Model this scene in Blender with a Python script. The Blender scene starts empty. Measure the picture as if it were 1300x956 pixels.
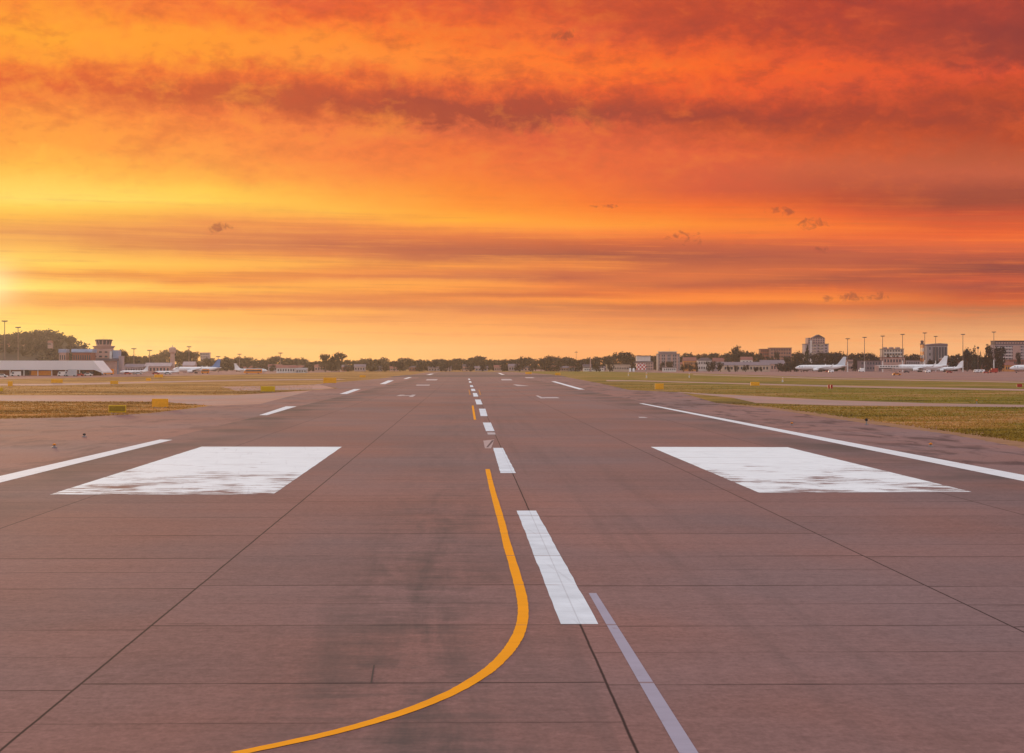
import bpy, math, random
from mathutils import Vector, Matrix, Euler
random.seed(7)
R = math.radians
C = bpy.context.scene.collection
sc = bpy.context.scene

# ------------------------------------------------------------------ camera
F = 2650.0; HZ = 465.0; VX = 590.0; EYE = 4.75
cam_d = bpy.data.cameras.new('camera'); cam = bpy.data.objects.new('camera', cam_d); C.objects.link(cam)
cam_d.sensor_width = 36; cam_d.lens = F / 1300 * 36; cam_d.clip_end = 30000; cam_d.clip_start = 0.3
cam.location = (0, 0, EYE)
YAW = math.atan((650 - VX) / F); PITCH = math.atan((478 - HZ) / F)
cam.rotation_euler = Euler((math.pi / 2 - PITCH, 0, -YAW), 'XYZ')
sc.camera = cam
_M = cam.rotation_euler.to_matrix()

def ray(px, py):
    return _M @ Vector(((px - 650) / F, -(py - 478) / F, -1))
def G(px, py):
    """the ground point that stands at this place of the survey photograph"""
    d = ray(px, py); t = -EYE / d.z
    return (d.x * t, d.y * t)
def X(px, D):
    d = ray(px, HZ); return d.x / d.y * D
def Zh(py, D):
    return EYE + (HZ - py) / F * D
def Dist(py):
    return F * EYE / (py - HZ)
def mpp(D): return D / F

# ------------------------------------------------------------------ materials
def lin(c):
    return tuple(((v / 255) / 12.92 if v <= 10 else (((v / 255) + 0.055) / 1.055) ** 2.4) for v in c)

class NT:
    def __init__(s, tree): s.t = tree; s.n = tree.nodes; s.l = tree.links
    def add(s, typ, **kw):
        nd = s.n.new(typ)
        for k, v in kw.items(): setattr(nd, k, v)
        return nd
    def put(s, sock, v):
        if hasattr(v, 'is_linked') or isinstance(v, bpy.types.NodeSocket): s.l.new(v, sock)
        else: sock.default_value = v
    def m(s, op, a, b=None, c=None, clamp=False):
        nd = s.add('ShaderNodeMath', operation=op, use_clamp=clamp)
        s.put(nd.inputs[0], a)
        if b is not None: s.put(nd.inputs[1], b)
        if c is not None: s.put(nd.inputs[2], c)
        return nd.outputs[0]
    def mr(s, v, a, b, c=0.0, d=1.0, smooth=False):
        nd = s.add('ShaderNodeMapRange', interpolation_type='SMOOTHSTEP' if smooth else 'LINEAR')
        s.put(nd.inputs['Value'], v)
        for k, q in zip(('From Min', 'From Max', 'To Min', 'To Max'), (a, b, c, d)): nd.inputs[k].default_value = q
        return nd.outputs[0]
    def mix(s, f, a, b, blend='MIX'):
        nd = s.add('ShaderNodeMix', data_type='RGBA', blend_type=blend)
        s.put(nd.inputs['Factor'], f)
        def col(v): return (*v, 1.0) if isinstance(v, tuple) and len(v) == 3 else v
        s.put(nd.inputs['A'] if False else nd.inputs[6], col(a)); s.put(nd.inputs[7], col(b))
        return nd.outputs[2]
    def vec(s, x, y, z):
        nd = s.add('ShaderNodeCombineXYZ'); s.put(nd.inputs[0], x); s.put(nd.inputs[1], y); s.put(nd.inputs[2], z); return nd.outputs[0]
    def noise(s, v, scale=1.0, detail=4.0, rough=0.55, dist=0.0):
        nd = s.add('ShaderNodeTexNoise'); s.put(nd.inputs['Vector'], v)
        nd.inputs['Scale'].default_value = scale; nd.inputs['Detail'].default_value = detail
        nd.inputs['Roughness'].default_value = rough; nd.inputs['Distortion'].default_value = dist
        return nd.outputs['Fac']
    def ramp(s, f, stops):
        nd = s.add('ShaderNodeValToRGB'); s.put(nd.inputs[0], f); el = nd.color_ramp.elements
        el[0].position, el[0].color = stops[0][0], (*stops[0][1], 1)
        el[1].position, el[1].color = stops[-1][0], (*stops[-1][1], 1)
        for p, c in stops[1:-1]:
            e = el.new(p); e.color = (*c, 1)
        return nd.outputs[0]
    def pos(s):
        g = s.add('ShaderNodeNewGeometry'); sp = s.add('ShaderNodeSeparateXYZ'); s.l.new(g.outputs['Position'], sp.inputs[0])
        return sp.outputs[0], sp.outputs[1], sp.outputs[2]

def new_mat(name, rough=0.7, spec=0.3, metal=0.0):
    m = bpy.data.materials.new(name); m.use_nodes = True
    nt = NT(m.node_tree); b = m.node_tree.nodes['Principled BSDF']
    b.inputs['Roughness'].default_value = rough; b.inputs['Specular IOR Level'].default_value = spec
    b.inputs['Metallic'].default_value = metal
    return m, nt, b

MATS = {}
def plain(name, col, rough=0.7, spec=0.3, metal=0.0, var=0.18, scale=0.35):
    """a painted / rendered surface: its own colour with soft mottling and dirt"""
    if name in MATS: return MATS[name]
    m, nt, b = new_mat(name, rough, spec, metal)
    tc = nt.add('ShaderNodeTexCoord').outputs['Object']
    n = nt.noise(tc, scale, 5, 0.6)
    f = nt.mr(n, 0.3, 0.75)
    nt.put(b.inputs['Base Color'], nt.mix(f, tuple(c * (1 - var) for c in col), tuple(min(1, c * (1 + var * 0.5)) for c in col)))
    MATS[name] = m; return m

# ---- pavement: concrete slabs with dark joints, rubber and stains
def pavement(name, base, slabs=True, blotch=0.0, seed=0.0):
    m, nt, b = new_mat(name, 0.9, 0.08)
    x, y, z = nt.pos()
    big = nt.noise(nt.vec(nt.m('MULTIPLY', x, 0.05), nt.m('MULTIPLY', y, 0.022), seed), 1, 4, 0.55)
    streak = nt.noise(nt.vec(nt.m('MULTIPLY', x, 0.10), nt.m('MULTIPLY', y, 0.9), 3.1 + seed), 1, 6, 0.65)
    fine = nt.noise(nt.vec(nt.m('MULTIPLY', x, 1.2), nt.m('MULTIPLY', y, 1.2), 1.7), 3, 6, 0.7)
    v = nt.m('ADD', nt.mr(big, 0.3, 0.7, -0.11, 0.11), nt.mr(streak, 0.3, 0.7, -0.07, 0.07))
    v = nt.m('ADD', v, nt.mr(fine, 0.3, 0.7, -0.16, 0.16))
    grit = nt.noise(nt.vec(x, nt.m('MULTIPLY', y, 0.45), 8.2), 14, 3, 0.7)
    v = nt.m('ADD', v, nt.mr(grit, 0.3, 0.7, -0.13, 0.13))
    col = None
    if slabs:
        xw = nt.m('ADD', x, nt.mr(nt.noise(nt.vec(0.0, y, 0.0), 0.35, 5, 0.7), 0.3, 0.7, -0.008, 0.008))
        u = nt.m('DIVIDE', nt.m('SUBTRACT', xw, 2.12), 7.85)
        lane = nt.m('FLOOR', u); fu = nt.m('FRACT', u)
        shift = nt.m('MULTIPLY', nt.m('SINE', nt.m('MULTIPLY', lane, 2.3)), 0.35)
        w = nt.m('DIVIDE', nt.m('ADD', nt.m('SUBTRACT', y, 52.0), shift), 7.0)
        row = nt.m('FLOOR', w); fw = nt.m('FRACT', w)
        wn = nt.add('ShaderNodeTexWhiteNoise', noise_dimensions='3D'); nt.l.new(nt.vec(lane, row, 0.5), wn.inputs['Vector'])
        slab = wn.outputs['Value']
        v = nt.m('ADD', v, nt.mr(slab, 0, 1, -0.045, 0.045))
        wob = nt.mr(nt.noise(nt.vec(nt.m('MULTIPLY', x, 0.3), y, 0), 0.6, 3), 0.3, 0.7, -0.03, 0.03)
        dl = nt.m('MULTIPLY', nt.m('MINIMUM', fu, nt.m('SUBTRACT', 1.0, fu)), 7.85)
        dt = nt.m('ADD', nt.m('MULTIPLY', nt.m('MINIMUM', fw, nt.m('SUBTRACT', 1.0, fw)), 7.0), wob)
        jl = nt.mr(dl, 0.010, 0.030, 0.97, 0.0)
        brk = nt.mr(nt.noise(nt.vec(nt.m('MULTIPLY', x, 0.22), nt.m('MULTIPLY', y, 0.14), 4.4), 1, 3), 0.35, 0.6, 0.22, 0.9)
        jt = nt.m('MULTIPLY', nt.mr(dt, 0.025, 0.075, 1.0, 0.0), brk)
        # thin saw cuts half way down each slab, only here and there
        fh = nt.m('FRACT', nt.m('ADD', w, 0.5))
        dh = nt.m('ADD', nt.m('MULTIPLY', nt.m('MINIMUM', fh, nt.m('SUBTRACT', 1.0, fh)), 7.0), wob)
        jh = nt.m('MULTIPLY', nt.mr(dh, 0.01, 0.055, 0.7, 0.0), nt.m('MULTIPLY', brk, nt.mr(slab, 0.4, 0.5)))
        joint = nt.m('MAXIMUM', jl, nt.m('MAXIMUM', jt, jh))
        # short dark cracks and tar smears that run across
        cr = nt.noise(nt.vec(nt.m('MULTIPLY', x, 0.32), nt.m('MULTIPLY', y, 3.2), 9.0), 1, 3, 0.5)
        crack = nt.mr(cr, 0.70, 0.76, 0.0, 0.55)
        joint = nt.m('MAXIMUM', joint, crack)
    vv = nt.m('ADD', v, 1.0)
    hue = nt.noise(nt.vec(nt.m('MULTIPLY', x, 0.08), nt.m('MULTIPLY', y, 0.05), 5.5 + seed), 1, 3)
    c2 = (base[0] * 1.10, base[1] * 0.96, base[2] * 0.90); c1 = (base[0] * 0.90, base[1] * 1.0, base[2] * 1.08)
    col = nt.mix(nt.mr(hue, 0.35, 0.65), c1, c2)
    mul = nt.add('ShaderNodeVectorMath', operation='SCALE'); nt.l.new(col, mul.inputs[0]); nt.l.new(vv, mul.inputs['Scale'])
    col = mul.outputs[0]
    dark = tuple(c * 0.35 for c in base)
    if slabs:
        # rubber and oil laid down left of the centre line and along the wheel tracks
        def band(c, wdt):
            return nt.mr(nt.m('ABSOLUTE', nt.m('SUBTRACT', x, c)), 0.0, wdt, 1.0, 0.0, True)
        b1 = nt.noise(nt.vec(nt.m('MULTIPLY', x, 1.1), nt.m('MULTIPLY', y, 0.10), 12.0), 1, 5, 0.66, 0.5)
        b2 = nt.noise(nt.vec(nt.m('MULTIPLY', x, 0.42), nt.m('MULTIPLY', y, 1.25), 15.0), 1, 5, 0.68, 0.2)
        bl = nt.m('ADD', nt.m('MULTIPLY', b1, 0.5), nt.m('MULTIPLY', b2, 0.5))
        near = nt.mr(y, 50, 95, 1.0, 0.35)
        rub = nt.m('MULTIPLY', nt.m('MULTIPLY', band(-0.9, 3.4), nt.mr(bl, 0.44, 0.62)), near)
        lng = nt.noise(nt.vec(nt.m('MULTIPLY', x, 1.3), nt.m('MULTIPLY', y, 0.02), 21.0), 1, 4, 0.6)
        rub2 = nt.m('MULTIPLY', nt.mr(lng, 0.5, 0.75, 0.0, 0.3), nt.mr(nt.m('ABSOLUTE', nt.m('SUBTRACT', x, 2.1)), 2.0, 9.0, 1.0, 0.0, True))
        edge = nt.m('MULTIPLY', nt.mr(nt.noise(nt.vec(nt.m('MULTIPLY', x, 0.12), nt.m('MULTIPLY', y, 0.06), 31), 1, 4), 0.42, 0.62), nt.mr(nt.m('ABSOLUTE', nt.m('SUBTRACT', x, 2.1)), 14.5, 20, 0.0, 0.8, True))
        far = nt.mr(y, 985, 1040, 0.0, 0.35)
        tot = nt.m('MAXIMUM', nt.m('MAXIMUM', nt.m('MULTIPLY', rub, 0.85), rub2), nt.m('MAXIMUM', edge, far))
        col = nt.mix(tot, col, tuple(c * 0.55 for c in (base[1] * 1.25, base[1] * 0.95, base[2] * 1.0)))
        col = nt.mix(joint, col, (0.035, 0.02, 0.02))
    if blotch:
        bb = nt.noise(nt.vec(nt.m('MULTIPLY', x, 0.42), nt.m('MULTIPLY', y, 0.10), 7.7 + seed), 1, 5, 0.62, 0.6)
        col = nt.mix(nt.m('MULTIPLY', nt.mr(bb, 0.50, 0.64, 0.0, blotch), nt.mr(x, -15, 20, 0.45, 1.0)), col, (0.075, 0.045, 0.047))
    nt.put(b.inputs['Base Color'], col)
    bump = nt.add('ShaderNodeBump'); bump.inputs['Strength'].default_value = 0.25; bump.inputs['Distance'].default_value = 0.01
    nt.l.new(fine, bump.inputs['Height']); nt.l.new(bump.outputs[0], b.inputs['Normal'])
    return m

PAVE = (0.248, 0.139, 0.124)
M_run = pavement('runway_concrete', PAVE)
M_sh = pavement('shoulder_asphalt', (0.27, 0.155, 0.14), slabs=False, blotch=0.8, seed=2.0)
M_tax = pavement('taxiway_concrete', (0.41, 0.25, 0.205), slabs=False, seed=5.0)
M_apron = pavement('apron_concrete', (0.30, 0.165, 0.14), slabs=False, blotch=0.25, seed=9.0)

def paint(name, col, wear=0.62, lo=0.0, hi=1.0, y0=0, y1=1, soft=0.03, under=PAVE, dirty=0.1, sx=0.45, sy=3.0, scuff=1.0):
    """road paint, flaked through to the concrete; wear grows from y1 to y0"""
    m, nt, b = new_mat(name, 0.8, 0.08)
    x, y, z = nt.pos()
    na = nt.noise(nt.vec(nt.m('MULTIPLY', x, sx), nt.m('MULTIPLY', y, sy), 2.0), 1, 5, 0.66, 0.3)
    nb = nt.noise(nt.vec(nt.m('MULTIPLY', x, sx*.6), nt.m('MULTIPLY', y, sy*.14), 12.0), 1, 2, 0.5)
    nc = nt.noise(nt.vec(nt.m('MULTIPLY', x, sx*.45), nt.m('MULTIPLY', y, sy*3.2), 22.0), 1, 5, 0.66)
    na = nt.mr(nt.m('ADD', nt.m('MULTIPLY', na, 0.45), nt.m('MULTIPLY', nc, 0.55)), 0.36, 0.64, 0.30, 0.70)
    n = nt.m('ADD', na, nt.mr(nb, 0.35, 0.65, -0.10, 0.08))
    g = nt.noise(nt.vec(x, y, 0), 0.8, 4, 0.6)
    k = nt.mr(y, y0, y1, hi, lo, True)
    thr = nt.m('SUBTRACT', n, nt.m('SUBTRACT', wear, nt.m('MULTIPLY', k, 0.19)))
    f = nt.mr(thr, 0.0, soft)
    d = nt.mr(g, 0.3, 0.7, 1 - dirty, 1.0)
    sc_ = nt.add('ShaderNodeVectorMath', operation='SCALE'); sc_.inputs[0].default_value = col; nt.l.new(d, sc_.inputs['Scale'])
    st = nt.mr(nt.noise(nt.vec(nt.m('MULTIPLY', x, 0.3), nt.m('MULTIPLY', y, 5.0), 6.0), 1, 4), 0.5, 0.75, 0.0, 0.18)
    c = nt.mix(st, sc_.outputs[0], tuple(v * 0.6 for v in col))
    fw = nt.m('FRACT', nt.m('DIVIDE', nt.m('SUBTRACT', y, 52.2), 7.0))
    dj = nt.m('MULTIPLY', nt.m('MINIMUM', fw, nt.m('SUBTRACT', 1.0, fw)), 7.0)
    jn = nt.m('MULTIPLY', nt.mr(dj, 0.03, 0.10, 0.8, 0.0), nt.mr(nt.noise(nt.vec(nt.m('MULTIPLY', x, 0.5), nt.m('MULTIPLY', y, 0.3), 3), 1, 3), 0.42, 0.55))
    seam = nt.mr(nt.m('ABSOLUTE', nt.m('SUBTRACT', x, 2.12)), 0.004, 0.02, 0.35, 0.0)
    sk = nt.noise(nt.vec(nt.m('MULTIPLY', nt.m('ADD', x, nt.m('MULTIPLY', y, 0.09)), 5.0), nt.m('MULTIPLY', y, 0.12), 9), 1, 4, 0.6)
    c = nt.mix(nt.m('MULTIPLY', nt.m('MAXIMUM', seam, nt.mr(sk, 0.60, 0.72, 0.0, 0.25)), scuff), c, (0.30, 0.28, 0.30))
    nt.put(b.inputs['Base Color'], nt.mix(nt.m('MAXIMUM', f, jn), c, tuple(v * 0.95 for v in under)))
    return m
M_block = paint('white_block_paint', (0.90, 0.93, 0.94), wear=0.705, soft=0.03, sx=0.7, sy=1.7, lo=0.0, hi=1.0, y0=80, y1=112)
M_dash = paint('white_line_paint', (0.82, 0.87, 0.92), wear=0.78, dirty=0.22, sx=1.2, sy=1.0)
M_edge = paint('white_edge_paint', (0.82, 0.83, 0.85), wear=0.78)
M_yel = paint('yellow_line_paint', (1.0, 0.375, 0.004), wear=0.74, sx=2.5, sy=2.5, scuff=0.0)
M_oldyel = paint('faded_yellow_paint', (0.52, 0.22, 0.06), wear=0.660, soft=0.15, sx=2, sy=1)
M_faintyel = paint('ghost_yellow_paint', (0.33, 0.16, 0.11), wear=0.660, soft=0.2)
M_lil = paint('lilac_grey_paint', (0.40, 0.36, 0.44), wear=0.662, soft=0.12, sx=3, sy=1.6)
M_faint = paint('faded_white_paint', (0.55, 0.47, 0.47), wear=0.64, soft=0.2)
M_pink = paint('pink_worn_paint', (0.50, 0.36, 0.34), wear=0.60, soft=0.15, sx=2, sy=2)

def grass_colour(nt, k=1.0):
    x, y, z = nt.pos()
    n1 = nt.noise(nt.vec(nt.m('MULTIPLY', x, 0.045), nt.m('MULTIPLY', y, 0.075), 0), 1, 6, 0.62, 0.4)
    n2 = nt.noise(nt.vec(nt.m('MULTIPLY', x, 0.22), nt.m('MULTIPLY', y, 0.28), 4), 1, 6, 0.7)
    n0 = nt.noise(nt.vec(nt.m('MULTIPLY', x, 0.006), nt.m('MULTIPLY', y, 0.02), 6), 1, 4, 0.6)
    side = nt.mr(nt.m('ADD', x, nt.mr(n2, 0, 1, -30, 30)), 0, 60, 0.0, 1.0)
    f = nt.m('ADD', nt.m('ADD', nt.m('MULTIPLY', n1, 0.45), nt.m('MULTIPLY', n2, 0.25)), nt.m('MULTIPLY', n0, 0.30))
    def q(l): return [(p, tuple(v * k for v in c)) for p, c in l]
    left = nt.ramp(f, q([(0.43, (0.15, 0.075, 0.022)), (0.475, (0.25, 0.125, 0.030)), (0.52, (0.35, 0.175, 0.045)), (0.565, (0.52, 0.27, 0.10))]))
    right = nt.ramp(f, q([(0.42, (0.085, 0.068, 0.013)), (0.46, (0.17, 0.130, 0.016)), (0.50, (0.23, 0.165, 0.020)), (0.54, (0.27, 0.15, 0.033)), (0.58, (0.42, 0.23, 0.09))]))
    return nt.mix(side, left, right), (x, y, z)
def ground_mat():
    m, nt, b = new_mat('dry_grass_ground', 0.95, 0.1)
    c, (x, y, z) = grass_colour(nt)
    n3 = nt.noise(nt.vec(x, y, 2), 1.6, 4, 0.7)
    sc_ = nt.add('ShaderNodeVectorMath', operation='SCALE'); nt.l.new(c, sc_.inputs[0]); nt.l.new(nt.mr(n3, 0.25, 0.75, 0.7, 1.3), sc_.inputs['Scale'])
    nt.put(b.inputs['Base Color'], sc_.outputs[0])
    bump = nt.add('ShaderNodeBump'); bump.inputs['Strength'].default_value = 0.6; bump.inputs['Distance'].default_value = 0.15
    nt.l.new(n3, bump.inputs['Height']); nt.l.new(bump.outputs[0], b.inputs['Normal'])
    return m
M_ground = ground_mat()

def leaf_mat(name, a, c):
    m, nt, b = new_mat(name, 0.85, 0.15)
    oi = nt.add('ShaderNodeObjectInfo').outputs['Random']
    tc = nt.add('ShaderNodeTexCoord').outputs['Object']
    n = nt.noise(tc, 0.9, 4, 0.7)
    f = nt.m('ADD', nt.m('MULTIPLY', oi, 0.5), nt.mr(n, 0.3, 0.7, 0.0, 0.5))
    nt.put(b.inputs['Base Color'], nt.mix(f, a, c)); return m
M_leaf = leaf_mat('broadleaf_foliage', (0.017, 0.012, 0.011), (0.044, 0.029, 0.020))
M_leaf2 = leaf_mat('conifer_foliage', (0.022, 0.024, 0.015), (0.048, 0.045, 0.022))
M_bark = plain('bark', (0.09, 0.06, 0.045), 0.9)
M_blade, nt, b = new_mat('grass_blades', 0.9, 0.1)
nt.put(b.inputs['Base Color'], grass_colour(nt, 1.5)[0])

M_white = plain('white_aircraft_paint', (0.88, 0.89, 0.91), 0.3, 0.5, var=0.05)
M_blue = plain('blue_tail_paint', (0.12, 0.22, 0.45), 0.3, 0.5, var=0.05)
M_paleblue = plain('pale_blue_tail_paint', (0.62, 0.68, 0.74), 0.3, 0.5, var=0.05)
M_dark = plain('dark_rubber', (0.03, 0.028, 0.03), 0.8)
M_glass, nt, b = new_mat('dark_window_glass', 0.15, 0.5); b.inputs['Base Color'].default_value = (0.06, 0.06, 0.075, 1)
M_metal = plain('grey_metal', (0.32, 0.30, 0.30), 0.5, 0.5, 0.4)
M_galv = plain('weathered_pole', (0.20, 0.13, 0.11), 0.6, 0.4)
M_polew = plain('white_pole_paint', (0.75, 0.72, 0.70), 0.5)
M_cream = plain('cream_render', (0.55, 0.42, 0.33), 0.85)
M_pinkw = plain('pink_render', (0.50, 0.31, 0.27), 0.85)
M_greyw = plain('grey_render', (0.33, 0.28, 0.29), 0.85)
M_mauve = plain('mauve_render', (0.42, 0.32, 0.33), 0.85)
M_whitew = plain('white_render', (0.72, 0.66, 0.63), 0.85)
M_brick = plain('red_brick', (0.30, 0.11, 0.075), 0.9)
M_orangew = plain('orange_render', (0.62, 0.26, 0.08), 0.85)
M_tile = plain('red_roof_tiles', (0.27, 0.10, 0.08), 0.9)
M_slate = plain('dark_roof', (0.10, 0.065, 0.075), 0.8)
M_purple = plain('grey_purple_roof', (0.22, 0.16, 0.18), 0.8)
M_steelroof = plain('pale_steel_roof', (0.70, 0.66, 0.66), 0.5, 0.4, var=0.08, scale=0.05)
M_bluer = plain('blue_roof_sheet', (0.30, 0.36, 0.50), 0.5)
M_red = plain('red_paint', (0.45, 0.04, 0.03), 0.5)
M_sign = plain('yellow_sign_face', (0.85, 0.40, 0.02), 0.5, var=0.15, scale=3)
M_sign2 = plain('lemon_sign_face', (0.66, 0.42, 0.01), 0.5, var=0.15, scale=3)
M_olive = plain('dark_olive_sign_face', (0.30, 0.19, 0.012), 0.6, var=0.3, scale=4)
M_orange = plain('orange_paint', (0.75, 0.24, 0.02), 0.5)
M_lightg = plain('grey_vehicle_paint', (0.45, 0.45, 0.47), 0.4, 0.5)
M_check, nt, b = new_mat('red_white_checks', 0.6)
ck = nt.add('ShaderNodeTexChecker'); tco = nt.add('ShaderNodeTexCoord'); nt.l.new(tco.outputs['Object'], ck.inputs['Vector'])
ck.inputs['Scale'].default_value = 0.62; ck.inputs['Color1'].default_value = (0.75, 0.70, 0.68, 1); ck.inputs['Color2'].default_value = (0.50, 0.03, 0.03, 1)
nt.l.new(ck.outputs['Color'], b.inputs['Base Color'])

# ------------------------------------------------------------------ mesh helpers
class MB:
    def __init__(s): s.v = []; s.f = []
    def poly(s, pts):
        b = len(s.v); s.v += [tuple(p) for p in pts]; s.f.append(tuple(range(b, b + len(pts)))); return s
    def box(s, x0, x1, y0, y1, z0, z1):
        b = len(s.v)
        s.v += [(x, y, z) for z in (z0, z1) for x, y in ((x0, y0), (x1, y0), (x1, y1), (x0, y1))]
        s.f += [(b+3,b+2,b+1,b), (b+4,b+5,b+6,b+7), (b,b+1,b+5,b+4), (b+1,b+2,b+6,b+5), (b+2,b+3,b+7,b+6), (b+3,b,b+4,b+7)]; return s
    def bbox(s, x0, x1, y0, y1, z0, z1, c):
        """box with chamfered vertical edges and top"""
        p = [(x0+c,y0),(x1-c,y0),(x1,y0+c),(x1,y1-c),(x1-c,y1),(x0+c,y1),(x0,y1-c),(x0,y0+c)]
        cx, cy = (x0+x1)/2, (y0+y1)/2
        sx = (x1-x0-2*c)/(x1-x0); sy = (y1-y0-2*c)/(y1-y0)
        b = len(s.v)
        for zz, k in ((z0, 0), (z1-c, 0), (z1, 1)):
            for q in p: s.v.append(((cx+(q[0]-cx)*(sx if k else 1)), (cy+(q[1]-cy)*(sy if k else 1)), zz))
        for r in range(2):
            for i in range(8):
                j = (i+1) % 8; s.f.append((b+r*8+i, b+r*8+j, b+r*8+8+j, b+r*8+8+i))
        s.f.append(tuple(b+16+i for i in range(8))); s.f.append(tuple(b+7-i for i in range(8))); return s
    def tube(s, p0, p1, r0, r1, n=8):
        p0 = Vector(p0); p1 = Vector(p1); d = (p1 - p0).normalized()
        a = d.orthogonal().normalized(); c = d.cross(a); b = len(s.v)
        for p, r in ((p0, r0), (p1, r1)):
            for i in range(n):
                t = 2 * math.pi * i / n; s.v.append(tuple(p + (a * math.cos(t) + c * math.sin(t)) * r))
        for i in range(n):
            j = (i + 1) % n; s.f.append((b+i, b+j, b+n+j, b+n+i))
        s.f.append(tuple(b+n-1-i for i in range(n))); s.f.append(tuple(b+n+i for i in range(n))); return s
    def prism_xz(s, pts, y0, y1):
        n = len(pts); b = len(s.v)
        s.v += [(p[0], y0, p[1]) for p in pts] + [(p[0], y1, p[1]) for p in pts]
        s.f.append(tuple(b+i for i in range(n))); s.f.append(tuple(b+2*n-1-i for i in range(n)))
        for i in range(n):
            j = (i+1) % n; s.f.append((b+j, b+i, b+n+i, b+n+j))
        return s
    def prism_yz(s, pts, x0, x1):
        n = len(pts); b = len(s.v)
        s.v += [(x0, p[0], p[1]) for p in pts] + [(x1, p[0], p[1]) for p in pts]
        s.f.append(tuple(b+n-1-i for i in range(n))); s.f.append(tuple(b+n+i for i in range(n)))
        for i in range(n):
            j = (i+1) % n; s.f.append((b+i, b+j, b+n+j, b+n+i))
        return s
    def lathe(s, prof, n=16, axis='z'):
        """prof: (pos along axis, radius, offset z) """
        b = len(s.v)
        for q in prof:
            for i in range(n):
                t = 2*math.pi*i/n
                if axis == 'z': s.v.append((q[1]*math.cos(t), q[1]*math.sin(t), q[0]))
                else: s.v.append((q[0], q[1]*math.cos(t), q[2] + q[1]*math.sin(t)))
        for r in range(len(prof)-1):
            for i in range(n):
                j = (i+1) % n; s.f.append((b+r*n+i, b+r*n+j, b+(r+1)*n+j, b+(r+1)*n+i))
        s.f.append(tuple(b+i for i in range(n))); s.f.append(tuple(b+(len(prof)-1)*n+i for i in range(n))); return s
    def slab(s, a, b_, t0, t1):
        """tapered aerofoil between two chords: a=((x0,y,z),(x1,y,z)) root, b_ tip, thickness t0,t1"""
        k = len(s.v)
        for (p, q), t in ((a, t0), (b_, t1)):
            p = Vector(p); q = Vector(q)
            mid = p.lerp(q, 0.35)
            s.v += [tuple(p), tuple(mid + Vector((0, 0, t/2))), tuple(q), tuple(mid - Vector((0, 0, t/2)))]
        for i in range(4):
            j = (i+1) % 4; s.f.append((k+i, k+j, k+4+j, k+4+i))
        s.f += [(k+3,k+2,k+1,k), (k+4,k+5,k+6,k+7)]; return s
    def build(s, name, mat, parent=None, smooth=False):
        me = bpy.data.meshes.new(name); me.from_pydata(s.v, [], s.f); me.update()
        import bmesh
        bm = bmesh.new(); bm.from_mesh(me); bmesh.ops.recalc_face_normals(bm, faces=bm.faces); bm.to_mesh(me); bm.free()
        if smooth:
            for p in me.polygons: p.use_smooth = True
        me.materials.append(mat)
        o = bpy.data.objects.new(name, me); C.objects.link(o)
        if parent: o.parent = parent
        return o

def tag(o, label=None, cat=None, group=None, kind=None):
    if label: o['label'] = label
    if cat: o['category'] = cat
    if group: o['group'] = group
    if kind: o['kind'] = kind
    return o
def thing(name, label, cat, loc=(0, 0, 0), rz=0, group=None, scale=1.0):
    o = bpy.data.objects.new(name, None); C.objects.link(o); o.empty_display_size = 0.5
    o.location = loc; o.rotation_euler = (0, 0, rz)
    if scale != 1.0: o.scale = (scale,) * 3 if not isinstance(scale, tuple) else scale
    return tag(o, label, cat, group)
def copy_tree(o, parent=None):
    c = o.copy(); C.objects.link(c)
    if parent: c.parent = parent
    for ch in list(KIDS.get(o.name, [])) or list(o.children): copy_tree(ch, c)
    return c
KIDS = {}

# ------------------------------------------------------------------ the ground and its sheets
def sheet(name, pix, z, mat, world=None, sub=0):
    pts = [G(*p) for p in pix] if world is None else world
    b = MB(); b.poly([(p[0], p[1], z) for p in pts])
    o = b.build(name, mat)
    if o.data.polygons[0].normal.z < 0: o.data.flip_normals()
    return o
S = 6000
g = sheet('ground', None, 0.0, M_ground, [(-S, -S), (S, -S), (S, S), (-S, S)]); tag(g, 'dry brown and olive grass field around the runway', kind='structure')

def ragged(pts, amp, step):
    """world polyline with a natural uneven edge"""
    out = []
    for a, b_ in zip(pts, pts[1:]):
        L = math.dist(a, b_); n = max(1, min(400, int(L / step)))
        for i in range(n):
            t = i / n; out.append((a[0] + (b_[0]-a[0])*t + random.uniform(-amp, amp), a[1] + (b_[1]-a[1])*t + random.uniform(-amp, amp)))
    out.append(pts[-1]); return out

# widths in metres at each distance: outline of all paving left and right of the runway
Lp = [G(*p) for p in [(-500, 548), (0, 532.5), (100, 530), (190, 525), (240, 519), (268, 515)]]
Lp2 = [G(*p) for p in [(300, 501.6), (350, 499.5), (394, 495.6), (430, 493)]]
Lp3 = [G(*p) for p in [(400, 487.9), (450, 483.6), (485, 480.5), (518, 476.6), (540, 473)]]
Rp = [G(*p) for p in [(1500, 612), (1400, 590), (1300, 569), (1210, 552), (1079, 534.5), (982, 519.6), (909, 511.6)]]
Rp2 = [G(*p) for p in [(864, 498.2), (798, 495), (761, 486.5), (740, 482.6), (700, 475.5)]]
out = [(-60, -60), (-60, 130)] + [p for p in ragged(Lp, .12, 1.0)] + Lp2 + Lp3 + [(-22, 1750), (40, 1750)] + Rp2[::-1] + [p for p in ragged(Rp[::-1], .15, 1.0)] + [(60, 110), (60, -60)]
o = sheet('runway_shoulder', None, 0.004, M_sh, out); tag(o, 'stained asphalt margin outside the runway edge lines', kind='structure')
x0 = G(0, 600)[0]
run = sheet('runway', None, 0.008, M_run, [(-19.6, -60), (23.9, -60), (23.9, 1750), (-19.6, 1750)])
tag(run, 'long reddish brown concrete runway running to the horizon', kind='structure')

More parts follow.
